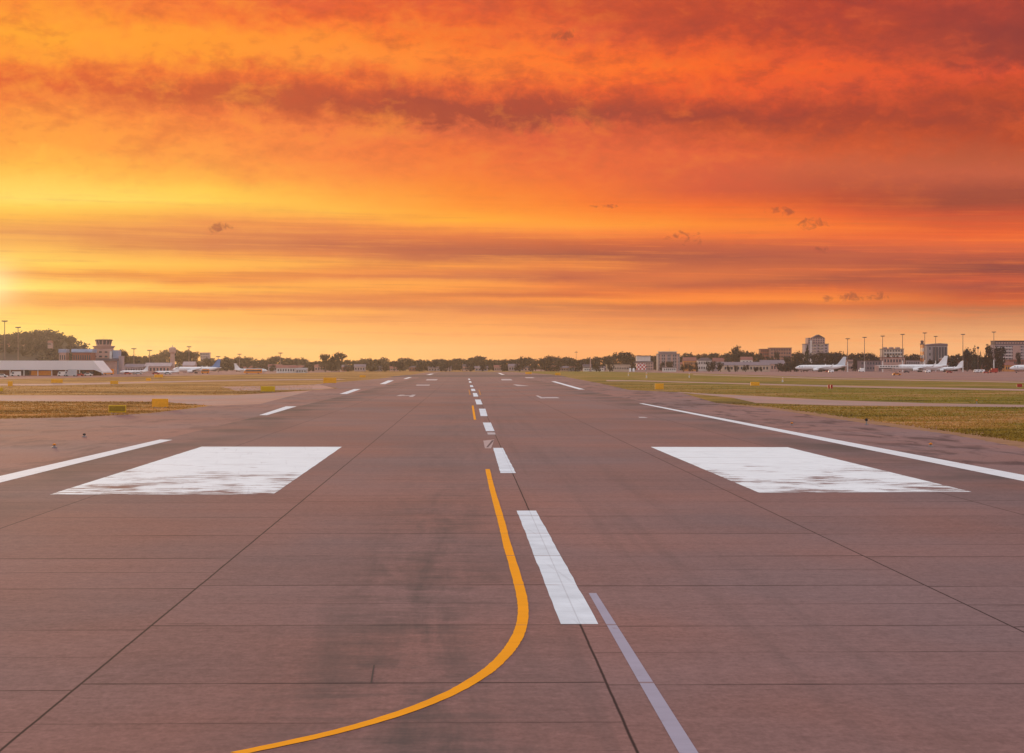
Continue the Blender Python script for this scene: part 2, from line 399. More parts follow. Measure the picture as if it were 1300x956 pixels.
def strip(name, lo, hi, mat, z, label):
    pts = ragged([G(*p) for p in lo], .1, 3) + ragged([G(*p) for p in hi][::-1], .1, 3)
    return tag(sheet(name, None, z, mat, pts), label, kind='structure')
strip('taxiway', [(-500, 508), (200, 510), (268, 515.2), (330, 513)], [(-500, 502), (200, 501.9), (300, 501.6), (396, 495.6)], M_tax, 0.0065, 'pale taxiway strip leaving the runway on the left')
strip('taxiway', [(300, 496), (400, 494.5), (425, 493)], [(280, 491), (344, 490.2), (405, 488)], M_tax, 0.0065, 'narrow pale taxiway further down on the left')
strip('taxiway', [(-300, 490), (60, 489.5), (300, 483.5), (440, 482)], [(-300, 487.2), (60, 487.2), (300, 482.2), (430, 481)], M_tax, 0.0055, 'thin pale strip of paving in the left grass')
strip('taxiway', [(860, 498), (930, 505), (960, 511.5), (1060, 514.7), (1200, 516), (1500, 519)], [(860, 497.5), (900, 500), (983, 504), (1060, 508.2), (1180, 512), (1500, 517.6)], M_tax, 0.0065, 'pale taxiway curving off between the right hand grass islands')
strip('taxiway', [(770, 484), (809, 484), (920, 487.2), (1080, 491.7), (1300, 496.2), (1500, 500)], [(770, 482.6), (809, 482.9), (920, 485.9), (1080, 489.9), (1300, 494), (1500, 498)], M_tax, 0.0065, 'thin pale service road across the right hand grass')
strip('apron', [(660, 471.2), (740, 471.0), (900, 474.6), (1060, 479.6), (1300, 484.3), (1500, 487)], [(640, 468.4), (900, 468.2), (1300, 468.2), (1500, 468.2)], M_apron, 0.004, 'brown concrete apron where the airliners stand on the right')
strip('service_road', [(880, 476.0), (1060, 481.4), (1300, 486.0), (1500, 489)], [(880, 475.2), (1060, 480.3), (1300, 484.8), (1500, 487.6)], M_tax, 0.0075, 'pale road along the front of the right hand apron')
strip('apron', [(-500, 482), (0, 481.5), (150, 478.5), (300, 475.5), (440, 472.0)], [(-500, 468.6), (150, 468.4), (430, 468.4)], M_apron, 0.004, 'brown concrete apron before the terminal on the left')
strip('taxiway', [(490, 478.6), (720, 478.4)], [(515, 476.0), (706, 476.0)], plain('painted_crest_shade', (0.10, 0.05, 0.05), 0.8), 0.0125, 'dark band crossing the far part of the runway, painted shade of the crest')  # no real taxiway: shade of the runway crest put in as a dark strip

for lo, hi, lab in [([(1500, 612), (1400, 590), (1300, 569), (1210, 552), (1079, 534.5), (982, 519.6), (909, 511.6)], [(1500, 598), (1400, 578), (1300, 559.5), (1210, 544.5), (1079, 529.8), (982, 516.6), (905, 511.2)], 'bare tan earth edge of the right near grass'),
                   ([(-500, 548), (0, 532.5), (100, 530), (190, 525), (240, 519)], [(-500, 546), (0, 530.8), (100, 528.6), (190, 524), (236, 519)], 'bare earth edge of the left near grass')]:
    b = MB(); k = 0
    for (a0, a1), (c0, c1) in zip(zip(lo, lo[1:]), zip(hi, hi[1:])):
        n = 60
        for i in range(n + (1 if (a1 is lo[-1]) else 0)):
            t = i/n; p = G(a0[0]+(a1[0]-a0[0])*t, a0[1]+(a1[1]-a0[1])*t); q = G(c0[0]+(c1[0]-c0[0])*t, c0[1]+(c1[1]-c0[1])*t)
            e = random.uniform(-.35, .35); b.v += [(p[0], p[1]-.3, .003), (q[0]+(q[0]-p[0])*e, q[1]+(q[1]-p[1])*e, .003)]; k += 1
    for i in range(k-1): b.f.append((2*i, 2*i+1, 2*i+3, 2*i+2))
    tag(b.build('bare_verge', plain('tan_earth', (0.34, 0.165, 0.075), .95, var=.4, scale=.5)), lab, kind='structure')

# ---- painted markings: parts of the runway
def mark(name, pix, mat, label=None, z=0.0125):
    pts = [G(*p) for p in pix]
    if len(pts) == 4:
        # subdivide long edges a little and leave them slightly rough
        out = []
        for i in range(4):
            a, b_ = pts[i], pts[(i+1) % 4]; L = math.dist(a, b_); n = max(1, min(60, int(L / 1.2)))
            for k in range(n):
                t = k / n; j = 0 if k == 0 else 0.012
                out.append((a[0]+(b_[0]-a[0])*t+random.uniform(-j, j), a[1]+(b_[1]-a[1])*t+random.uniform(-j, j)))
        pts = out
    o = sheet(name, None, z, mat, pts); o.parent = run
    if label: o['label'] = label
    return o
mark('aiming_point_block', [(63.5, 628.2), (347, 628), (434, 567.5), (256, 567.3)], M_block, 'broad white block left of the centre line, flaking at its near end')
mark('aiming_point_block', [(963.7, 625.8), (1233, 624.7), (1000, 568), (826, 567.6)], M_block, 'broad white block right of the centre line, flaking at its near end')
D = [((656,648.7),(680.5,648.7),(759.5,793),(712,793)), ((626,568.8),(638.2,568.8),(655,600.8),(635.3,600.8)),
     ((613,536.6),(623,536.6),(628,547.5),(617,547.5)), ((608,519),(616.2,519),(619,528.4),(610.2,528.4)), ((603,507.3),(610,507.3),(612.6,513.5),(605,513.5)),
     ((600.2,499),(605.4,499),(607.3,503.5),(601.2,503.5)), ((598,493.7),(602.6,493.7),(603.8,496.5),(598.6,496.5)), ((596.6,489.1),(600,489.1),(601.2,491.4),(597,491.4)),
     ((595.2,484),(598.0,484),(598.8,485.9),(595.6,485.9)), ((594.3,480.8),(596.6,480.8),(597.2,482.2),(594.6,482.2))]
for i, q in enumerate(D): mark('centre_line_dash', q, M_dash, ['nearest and longest white centre line dash', 'second white centre line dash'][i] if i < 2 else None)
mark('centre_line_dash', [(618.5, 549.2), (628.4, 549.2), (629.4, 551.8), (619.4, 551.8)], M_faint, 'greyed stub of an old centre line dash')
mark('edge_line', [(-420, 724), (0, 613), (219, 558.6), (203, 558.2), (0, 604.6), (-420, 712)], M_edge, 'near left edge line')
for q in [[(329,527.2),(339,527.2),(376.5,516),(363,516)], [(431,500.2),(440.5,500.2),(458,494),(449.5,494)], [(482,487.6),(489.5,487.6),(500,483),(492.5,483)],
          [(512,481),(516,481),(523,478.9),(519,478.9)], [(541,476.0),(546,476.0),(551,474.6),(546.5,474.6)]]: mark('edge_line', q, M_edge)
mark('edge_line', [(811, 512.2), (816.5, 512.2), (1300, 603.4), (1700, 680), (1700, 692), (1300, 611.2)], M_edge, 'long right edge line, unbroken')
mark('edge_line', [(699.6, 484.2), (705, 484.2), (742.5, 494.5), (735, 494.5)], M_edge)
mark('edge_line', [(632, 473.7), (635, 473.7), (641, 475.8), (637, 475.8)], M_edge)
for q in [[(503,502.8),(509,502.8),(514.5,501.3),(508,501.3)], [(519,504),(524,504),(528,501.2),(523,501.2)], [(511,502.6),(522,502.6),(523,502.0),(512,502.0)], [(528,489.5),(545,489.5),(546,488.4),(529,488.4)], [(540.5,482.9),(554,482.9),(556,481.4),(542,481.4)],
          [(680,502.2),(683,502.2),(692,505.8),(686.5,505.8)], [(690,505.6),(711,505.6),(707,504.2),(689,504.2)], [(651,488.2),(656,488.2),(672,490),(657,490)], [(636,481.2),(648,481.2),(651,482.9),(637,482.9)], [(666,478.9),(676,478.9),(679,480),(668,480)],
          [(810,529.4),(818,529.4),(823,530.6),(812,530.6)]]: mark('touchdown_mark', q, M_faint)
mark('faded_patch', [(613.5, 559.6), (627.5, 558.2), (623.5, 569.4), (615.8, 569.4)], M_pink, 'small worn pinkish patch of old paint on the centre line')
mark('faded_patch', [(624.5, 559.2), (627.5, 559.2), (619.6, 568.2), (617.2, 568.2)], plain('dark_stripe_paint', (0.09, 0.05, 0.05)), 'dark slanting stroke over the worn patch', 0.0165)

def path_line(name, pts, w, mat, label, z):
    P = [Vector((*G(*p), 0)) for p in pts]
    # catmull-rom
    Q = []
    for i in range(len(P)-1):
        p0 = P[max(0, i-1)]; p1 = P[i]; p2 = P[i+1]; p3 = P[min(len(P)-1, i+2)]
        for k in range(8):
            t = k/8
            Q.append(0.5*((2*p1)+(-p0+p2)*t+(2*p0-5*p1+4*p2-p3)*t*t+(-p0+3*p1-3*p2+p3)*t**3))
    Q.append(P[-1]); b = MB(); n = len(Q)
    for i, q in enumerate(Q):
        d = (Q[min(n-1, i+1)] - Q[max(0, i-1)]).normalized(); s = Vector((-d.y, d.x, 0)) * w / 2
        ww = 1 + random.uniform(-.06, .06)
        b.v += [tuple(q + s*ww + Vector((0, 0, z))), tuple(q - s*ww + Vector((0, 0, z)))]
    for i in range(n-1): b.f.append((2*i, 2*i+1, 2*i+3, 2*i+2))
    o = b.build(name, mat); o.parent = run; o['label'] = label
    if o.data.polygons[0].normal.z < 0: o.data.flip_normals()
    return o
path_line('taxi_line', [(619, 596), (624, 618), (630.5, 641.5), (637.3, 665.7), (643.2, 690), (650.4, 714), (657.3, 738), (661.7, 755), (664, 771), (663.5, 787), (659.5, 803), (653, 816), (643, 830), (625, 848), (604, 863), (570, 882), (510, 906), (420, 932), (300, 958)], 0.215, M_yel, 'bright yellow lead-off line curving away to the left', 0.0165)
path_line('taxi_line', [(600.1, 515), (601.5, 524), (603, 533)], 0.22, M_yel, 'short bright yellow stretch beside the dashes', 0.0165)
path_line('taxi_line', [(595.5, 495), (596.8, 501.5)], 0.25, M_oldyel, 'faded orange stroke left of the far dashes', 0.0165)
path_line('taxi_line', [(608, 495), (610, 501.5)], 0.22, M_oldyel, 'faded orange stroke right of the far dashes', 0.0165)
path_line('taxi_line', [(603, 534), (585, 536), (555, 538.5), (500, 541), (440, 545)], 0.20, M_faintyel, 'ghost of an old yellow line', 0.0125)
mark('faded_line', [(747.3, 753.6), (757, 753.6), (828.5, 865.8), (900, 978), (874, 978), (810.5, 865.8)], M_lil, 'narrow lilac grey line beside the nearest dash', 0.0125)
# dark skid near the bottom edge
mark('tar_crack', [(474, 845), (475.8, 845), (472.5, 868), (470, 868)], plain('tar', (0.03, 0.02, 0.02)), None, 0.0125)

# ------------------------------------------------------------------ trees
def leaf_cloud(b, lobes, n, size, rnd):
    for _ in range(n):
        l = rnd.choices(lobes, weights=[q[3]*q[4] for q in lobes])[0]
        d = Vector((rnd.gauss(0, 1), rnd.gauss(0, 1), rnd.gauss(0, 1))).normalized()
        r = rnd.uniform(0.55, 1.06)
        c = Vector((l[0] + d.x*l[3]*r, l[1] + d.y*l[3]*r, l[2] + d.z*l[4]*r))
        u = Vector((rnd.gauss(0, 1), rnd.gauss(0, 1), rnd.gauss(0, 1))).normalized(); w = u.cross(d)
        if w.length < .1: w = u.orthogonal()
        w.normalize(); s = size * rnd.uniform(0.5, 1.25)
        b.poly([c - u*s*.5 - w*s*.25, c + u*s*.1 - w*s*.5, c + u*s*.55, c + u*s*.05 + w*s*.5])
def tree_mesh(kind, seed):
    """unit tree: 1 high, about 0.9 wide"""
    rnd = random.Random(seed); t = MB(); c = MB()
    if kind == 'round':
        lobes = [(rnd.uniform(-.23, .23), rnd.uniform(-.23, .23), rnd.uniform(.42, .78), rnd.uniform(.13, .24), rnd.uniform(.11, .2)) for _ in range(9)]
        lobes.append((0, 0, .6, .27, .27)); leaf_cloud(c, lobes, 620, .075, rnd)
        t.tube((0, 0, 0), (0, 0, .45), .03, .018)
        for l in lobes[:5]: t.tube((0, 0, rnd.uniform(.25, .4)), l[:3], .014, .004, 5)
    elif kind == 'wide':
        lobes = [(rnd.uniform(-.4, .4), rnd.uniform(-.3, .3), rnd.uniform(.15, .8), rnd.uniform(.13, .22), rnd.uniform(.12, .2)) for _ in range(13)]
        leaf_cloud(c, lobes + [(0, 0, .45, .4, .4), (0, 0, .2, .42, .18)], 1000, .085, rnd)
        t.tube((0, 0, 0), (0, 0, .4), .03, .02)
        for l in lobes[:6]: t.tube((0, 0, rnd.uniform(.12, .3)), l[:3], .014, .004, 5)
    elif kind == 'cypress':
        lobes = [(rnd.uniform(-.02, .02), rnd.uniform(-.02, .02), .1 + .85*k/9, .13*math.sin(math.pi*(0.18+.72*k/9))+.02, .12) for k in range(10)]
        leaf_cloud(c, lobes, 460, .05, rnd); t.tube((0, 0, 0), (0, 0, .9), .02, .004)
    elif kind == 'spruce':
        lobes = [(rnd.uniform(-.03, .03), rnd.uniform(-.03, .03), .12 + .84*k/10, .25*(1-k/10.6)+.015, .07) for k in range(11)]
        leaf_cloud(c, lobes, 620, .06, rnd); t.tube((0, 0, 0), (0, 0, .95), .022, .004)
    elif kind == 'bush':
        lobes = [(rnd.uniform(-.35, .35), rnd.uniform(-.3, .3), rnd.uniform(.25, .7), rnd.uniform(.18, .3), rnd.uniform(.18, .3)) for _ in range(8)]
        leaf_cloud(c, lobes, 420, .11, rnd)
        for l in lobes[:5]: t.tube((0, 0, 0), l[:3], .03, .008, 5)
    zs = sorted(v[2] for v in c.v); zt = zs[int(len(zs)*.995)]; ax = sorted(abs(v[0]) for v in c.v)[int(len(c.v)*.985)]
    kx = {'round': .5, 'wide': .5, 'bush': .5, 'cypress': .15, 'spruce': .25}[kind] / ax
    for q in (t, c): q.v = [(v[0]*kx, v[1]*kx, v[2]/zt) for v in q.v]
    return t, c
PROT = {}
for kind, n in (('round', 4), ('wide', 3), ('cypress', 2), ('spruce', 2), ('bush', 3)):
    for i in range(n):
        t, c = tree_mesh(kind, 100 + i * 7 + len(kind))
        PROT.setdefault(kind, []).append((t, c, {}))
def tree(kind, px, ytop, D, wpx, label, group=None, z0=0.0, idx=None):
    lst = PROT[kind]; t, c, cache = lst[random.randrange(len(lst)) if idx is None else idx]
    nm = {'round': 'broadleaf_tree', 'wide': 'broadleaf_tree', 'cypress': 'cypress_tree', 'spruce': 'spruce_tree', 'bush': 'bush'}[kind]
    h = Zh(ytop, D) - z0; w = wpx * mpp(D) / (.3 if kind == 'cypress' else .5 if kind == 'spruce' else 1.0)
    r = thing(nm, label, 'bush' if kind == 'bush' else 'tree', (X(px, D), D, z0), random.uniform(-3, 3), group, (w, w, h))
    if 'c' not in cache:
        a = t.build('trunk', M_bark, r); b_ = c.build('crown', M_leaf2 if kind in ('cypress', 'spruce') else M_leaf, r)
        cache['t'] = a; cache['c'] = b_
    else:
        for k in ('t', 'c'):
            q = cache[k].copy(); C.objects.link(q); q.parent = r
    return r

SIL = [(150,446),(156,443),(161,450),(168,452),(180,451),(190,453),(200,449),(206,446),(214,444.5),(232,446),(240,445),(247,448),(251,457),(262,456),(280,455),(285,454),(320,453.5),(322,457),(326,456),(340,454.5),(350,453),(360,453),(372,455),(380,454),(388,457),(394,460),(404,459),(407,458),(440,458),(447,456.5),(452,459),(458,457),(476,455),(490,455),(493,458),(505,457),(513,454.5),(520,457),(543,457),(547,458.5),(549,457),(575,456),(581,453),(588,457),(605,452.5),(614,452),(620,456),(640,457),(655,455),(672,453.5),(686,456),(700,452),(708,451.5),(714,455),(724,453),(730,456),(745,455),(762,452),(775,451.5),(786,449),(795,449),(804,450),(808,454),(820,451),(832,452),(863,453),(868,450),(876,448.5),(884,451),(895,448),(910,449),(920,450),(928,449),(946,447),(960,446.5),(968,450),(974,453),(1003,453),(1006,450),(1013,447.5),(1020,447),(1034,447.5),(1045,446),(1052,447),(1060,447),(1070,449),(1090,449),(1105,449),(1112,451),(1120,454),(1147,452),(1160,450),(1170,450),(1176,453),(1200,455),(1206,452),(1215,451),(1222,451),(1242,451),(1250,452),(1300,458)]
def sil(px):
    for (a, ya), (b_, yb) in zip(SIL, SIL[1:]):
        if a <= px <= b_: return ya + (yb-ya)*(px-a)/(b_-a)
    return 458
SEG = [(250, 'dark tree behind the parked jets right of the control tower', 'trees right of the control tower'),
       (322, 'dark tree behind the airliner with the blue tail', 'trees behind the blue tailed airliner'),
       (405, 'dark tree behind the grey hangar with the reddish roof', 'trees behind the left hangar'),
       (545, 'dark tree on the horizon left of the runway end', 'trees left of the runway end'),
       (640, 'dark tree on the horizon straight beyond the runway end', 'trees beyond the runway end'),
       (770, 'dark tree on the horizon right of the runway end', 'trees right of the runway end'),
       (866, 'dark tree around the grey apartment block with the checked hut', 'trees around the grey apartment block'),
       (1003, 'dark tree behind the houses and long warehouse', 'trees behind the long warehouse'),
       (1120, 'dark tree behind the plain white airliner', 'trees behind the plain white airliner'),
       (1240, 'dark tree between the right hand office blocks', 'trees between the office blocks'),
       (1400, 'dark tree low before the wide office block', 'trees before the wide office block')]
def seg(px):
    for e, l, g_ in SEG:
        if px < e: return l, g_
random.seed(23)
px = 152.0
while px < 1300:
    l, g_ = seg(px); D = random.uniform(1950, 2350)
    kind = random.choice(['round', 'round', 'wide', 'wide', 'wide'])
    y = sil(px) + random.uniform(-1.4, 1.2)
    if any(a < px < b_ for a, b_ in ((830, 868), (1016, 1056), (1116, 1152), (1172, 1207), (962, 1008), (804, 832), (866, 922))): D = random.uniform(2380, 2480)
    tree(kind, px, y, D, random.uniform(12, 19), l, g_)
    px += random.uniform(5.4, 8.0)
# understorey, lower and a little nearer
px = 250.0
while px < 1010:
    l, g_ = seg(px)
    if 806 < px < 868: px += 9; continue
    tree('bush', px, random.uniform(459, 463.5), random.uniform(1850, 1940), random.uniform(9, 16), l.replace('dark tree', 'low dark bush'), g_.replace('trees', 'bushes'))
    px += random.uniform(15, 32)
# trees one can pick out
tree('round', 413.5, 449.3, 1800, 14, 'left one of the two bigger round trees left of the runway end', idx=0)
tree('round', 430.5, 447.6, 1800, 17, 'right and taller one of the two bigger round trees left of the runway end', idx=1)
tree('wide', 421.0, 454, 1810, 14, 'lower dark tree filling the gap between the two bigger round trees')
tree('round', 795.5, 446.6, 1980, 22, 'tall round tree left of the dark roofed hotel', idx=2)
tree('round', 936, 439.3, 1980, 19, 'tallest round tree, standing over the long warehouse', idx=3)
tree('spruce', 1024.5, 439.6, 1780, 13, 'tall dark conifer before the gabled tower block', idx=0)
tree('spruce', 1070.5, 446, 1850, 5, 'small pointed conifer left of the first floodlight masts', idx=1)
tree('round', 1228, 442.4, 1880, 13, 'rounded dark tree left of the pointed cypress', idx=1)
tree('cypress', 1237, 438.6, 1800, 6.5, 'pointed cypress left of the large dark tree pair', idx=0)
tree('cypress', 1244.5, 446, 1800, 4, 'small pointed cypress right of the tall cypress', idx=1)
tree('wide', 1255.5, 438, 1780, 16, 'large dark tree left of the mast before the wide office block', idx=0)
tree('wide', 1269, 440.0, 1780, 14, 'large dark tree right of the mast before the wide office block', idx=1)
tree('round', 1293.5, 446.5, 1760, 6.5, 'small dark tree standing before the wide office block facade', idx=2)
tree('round', 154, 443.5, 1500, 13, 'dark rounded tree just right of the control tower', idx=3)
tree('wide', 240, 446, 1650, 13, 'tall dark tree beside the grey block on the left', idx=2)
for q in [(905, 458, 5.5), (915, 460, 7), (925, 464, 5), (934, 464, 5), (946.5, 463, 6.5), (959, 466, 7), (966.5, 465.6, 4), (988, 461, 8), (997, 459, 12), (1004, 458, 10), (1012, 457, 12), (1020, 458, 10), (868, 462, 7), (884, 459.5, 6)]:
    tree('bush', q[0], q[1], 1760, q[2]*1.15, 'round bush in the row before the long warehouse', 'bushes before the long warehouse')
for p, y, D, wp, lab in [(1033, 448, 1990, 12, 'gabled tower block'), (1043, 446.5, 1990, 14, 'gabled tower block'), (1053, 447.5, 1980, 14, 'gabled tower block'), (1062, 448.5, 1980, 14, 'gabled tower block'),
                        (966, 449, 2150, 11, 'wide red brick flats'), (986.5, 446, 2150, 8, 'wide red brick flats'), (977, 452, 2150, 11, 'wide red brick flats'), (999, 452.5, 2150, 12, 'wide red brick flats'),
                        (1128, 450.5, 2060, 9, 'cream apartment block'), (1138, 451.5, 2060, 12, 'cream apartment block'), (1181, 457, 2040, 10, 'dark grey office block'), (1192, 458, 2040, 9, 'dark grey office block'),
                        (841, 460, 2040, 8, 'grey apartment block'), (850, 459, 2040, 9, 'grey apartment block')]:
    tree('wide', p, y, D, wp, 'dark tree at the foot of the ' + lab, 'trees at the foot of the ' + lab)
for q in [(1038, 456, 14), (1050, 455, 12), (1060, 458, 10), (1086, 459, 10), (1100, 460, 13), (1112, 461, 12), (1180, 461, 10), (1228, 458, 12), (1240, 459, 12), (1250, 460, 10)]:
    tree('bush', q[0], q[1], 1950, q[2], 'dark bush behind the right hand airliners', 'bushes behind the right hand airliners')

# ------------------------------------------------------------------ buildings
def windows(root, x0, x1, zb, zt, yf, cols, rows, w, h, mat=M_glass, skip=None):
    b = MB().box(-w/2, w/2, -.12, .12, 0, h); fr = MB()
    proto = None
    for r in range(rows):
        for c in range(cols):
            if skip and skip(r, c): continue
            xx = x0 + (x1-x0)*(c+.5)/cols; zz = zb + (zt-zb)*(r+.28)/rows
            if proto is None:
                proto = b.build('window', mat, root); o = proto
            else:
                o = proto.copy(); C.objects.link(o); o.parent = root
            o.location = (xx, yf, zz)
def block(name, label, px0, px1, ytop, D, depth, wall, rows, cols, roofmat=None, roof='flat', cat='building', ww=.5, wh=.42, zlow=0.08, group=None, rz=0):
    w = (px1-px0)*mpp(D); h = Zh(ytop, D); xc = X((px0+px1)/2, D)
    r = thing(name, label, cat, (xc, D+depth/2, 0), rz, group)
    roofmat = roofmat or M_slate
    rh = 0
    if roof == 'gable': rh = min(h*.35, depth*.3)
    if roof == 'hip': rh = min(h*.3, w*.2)
    hw = h - rh
    if roof == 'flat': hw = h - .5
    MB().box(-w/2, w/2, -depth/2, depth/2, 0, hw).build('wall', wall, r)
    e = .45
    if roof == 'flat':
        MB().box(-w/2-e, w/2+e, -depth/2-e, depth/2+e, hw, h).build('roof', roofmat, r)
    elif roof == 'gable':
        MB().prism_yz([(-depth/2-e, hw), (depth/2+e, hw), (0, h)], -w/2-e, w/2+e).build('roof', roofmat, r)
    elif roof == 'hip':
        k = min(w*.3, depth*.5); b = MB()
        X0, X1, Y0, Y1 = -w/2-e, w/2+e, -depth/2-e, depth/2+e
        b.v = [(X0,Y0,hw),(X1,Y0,hw),(X1,Y1,hw),(X0,Y1,hw),(X0+k,0,h),(X1-k,0,h)]
        b.f = [(0,1,5,4),(1,2,5),(2,3,4,5),(3,0,4),(3,2,1,0)]; b.build('roof', roofmat, r)
    if rows: windows(r, -w/2*.94, w/2*.94, hw*zlow, hw, -depth/2, cols, rows, w/cols*ww, (hw/rows)*wh)
    return r, w, h, hw

# --- right: tall tower block with the gable
D_ = 2150
r, w, h, hw = block('tower_block', 'tall pale stepped tower block with a small gable on its roof', 1022, 1052, 436.3, D_, 18, M_mauve, 9, 6, cat='tower block')
m_ = mpp(D_)
MB().box(-9.3, 8.6, -8, 7, h, Zh(428.6, D_)).build('upper_storeys', M_pinkw, r)
windows(r, -9, 8.4, h, Zh(428.6, D_), -8, 7, 3, 1.3, 1.1)
MB().prism_xz([(-4, Zh(428.6, D_)), (8, Zh(428.6, D_)), (2.2, Zh(424.6, D_))], -8.4, 7.4).build('roof_gable', M_slate, r)
MB().box(-7, -5.2, -9.6, -9.05, 0, Zh(432, D_)).build('stair_shaft', M_whitew, r)
for k in range(5):
    for xx in (-3.2, 4.2):
        z = 14 + k*3.1
        MB().box(xx-2.2, xx+2.2, -10.4, -9.03, z, z+1.1).build('balcony', M_cream, r)
# --- apartment block by the checked hut
D_ = 2150
r, w, h, hw = block('apartment_block', 'grey pink apartment block with roof terrace, right of the checked hut', 835.5, 863, 449, D_, 20, M_greyw, 5, 9, cat='apartment block')
for xx in (-8.5, -3, 3, 8.5): MB().box(xx-.9, xx+.9, -10.9, -10.03, 0, hw-.2).build('facade_pier', M_pinkw, r)
MB().box(-9.6, 8.2, -7, 7, h, h+2.0).build('penthouse', M_mauve, r)
MB().box(-10.4, 9, -8, 8, h+2.0, h+2.35).build('penthouse_roof', M_whitew, r)
MB().tube((1.5, 0, h+2.35), (1.5, 0, h+5.5), .12, .05, 6).build('antenna', M_metal, r)
# --- hotel with dark roof
r, w, h, hw = block('hotel', 'pink building with a wide dark roof behind the checked hut', 806.5, 829.5, 455.6, 2120, 18, M_pinkw, 3, 7, roof='hip', cat='building')
r2 = MB().box(-7.5, 6.5, -6, 6, hw, h+2.9).build('upper_storey', M_whitew, r)
MB().box(-8.2, 7.2, -6.8, 6.8, h+2.9, h+3.4).build('upper_roof', M_slate, r)
# --- red-brick flats
block('brick_flats', 'red brick block of flats above the warehouse roofs, wide part', 977.5, 1005, 441.2, 2300, 16, plain('warm_brick', (0.34, 0.17, 0.13), .9), 6, 8, roofmat=M_tile, cat='apartment block')
block('brick_flats', 'smaller red brick block of flats at the left end of the wide one', 965.5, 976.5, 442.8, 2310, 14, M_brick, 6, 4, roofmat=M_tile, cat='apartment block')
# --- office blocks right
D_ = 2100
r, w, h, hw = block('apartment_block', 'cream apartment block with terrace rows between two floodlight masts', 1121, 1147.5, 442.6, D_, 16, M_cream, 6, 7, cat='apartment block')
for k in range(3): MB().box(-9+k*6.5, -5.5+k*6.5, -4, 4, h, h+1.6).build('roof_room', M_pinkw, r)
for k in range(4): MB().box(-9, 9, -9.4, -8.03, hw*(.3+.17*k), hw*(.3+.17*k)+.8).build('balcony', M_whitew, r)
r, w, h, hw = block('office_block', 'dark grey office block with vertical glazing right of the lattice tower', 1176.5, 1203, 438, D_, 20, M_greyw, 4, 4, cat='office building', ww=.3)
MB().box(-5, 10, -10.5, -10.03, 5, h-2).build('curtain_glazing', M_glass, r)
for k in range(6): MB().box(-4.9+k*2.9, -4.5+k*2.9, -10.9, -10.53, 5, h-2).build('mullion', M_mauve, r)
MB().prism_xz([(-10.5, h), (10.5, h), (10.5, h+1.4), (3, h+1.9), (-6, h+1.2)], -10.4, 10.4).build('parapet', M_purple, r)
D_ = 2000
r, w, h, hw = block('office_block', 'wide pale office block with many window bands at the right edge', 1263, 1312, 437.5, D_, 18, M_mauve, 8, 12, roofmat=M_mauve, cat='office building', ww=.62, wh=.36)
MB().box(-w/2, w/2-4.5, -8, 8, h, h+3.6).build('top_storey', M_slate, r)
windows(r, -w/2+.5, w/2-5, h, h+3.6, -8, 12, 1, 1.9, 1.4, mat=M_pinkw)
MB().box(-w/2-.4, w/2-4, -8.6, 8.6, h+3.6, h+4).build('top_roof', M_slate, r)
MB().box(w*-.04, w*.16, -9.5, -9.03, 2, hw-.5).build('render_panel', M_pinkw, r)
for k in range(7): MB().box(-w/2+1.5, w*-.06, -9.9, -9.04, 3.6+k*3.1, 4.4+k*3.1).build('balcony', M_whitew, r)
block('brick_building', 'low red brick building before the wide office block', 1281, 1303, 456.5, 1900, 16, M_brick, 2, 8, roofmat=M_tile)
block('brick_building', 'orange brick lodge at the foot of the wide office block', 1276, 1288, 459.3, 1880, 12, M_orangew, 1, 4, roofmat=M_tile, roof='gable')
# --- long warehouses
block('warehouse', 'long low warehouse with cream wall and grey purple roof', 917, 978, 459.4, 1850, 26, M_cream, 1, 14, roofmat=M_purple, roof='gable', cat='warehouse')
block('warehouse', 'second warehouse with blue skylights and purple roof, right of the gabled house', 967, 997, 457.0, 1900, 22, M_pinkw, 1, 8, roofmat=M_purple, roof='gable', cat='warehouse')
r, w, h, hw = block('gabled_house', 'white gabled house rising over the long warehouse roof', 941.5, 955.5, 452.8, 1950, 10, M_whitew, 2, 3, roofmat=M_tile, roof='gable', cat='house')
block('long_shed', 'long beige shed left of the checked hut', 770.5, 807.5, 462.8, 1900, 14, M_cream, 1, 16, roofmat=M_cream, cat='shed', wh=.3)
block('long_shed', 'low pale shed with white wall at the far left of the beige one', 741, 767, 466.2, 1950, 12, M_whitew, 1, 10, cat='shed', wh=.3)
block('white_hut', 'low white hut below the grey apartment block', 842, 858.5, 466, 1850, 10, M_whitew, 1, 6, cat='hut')
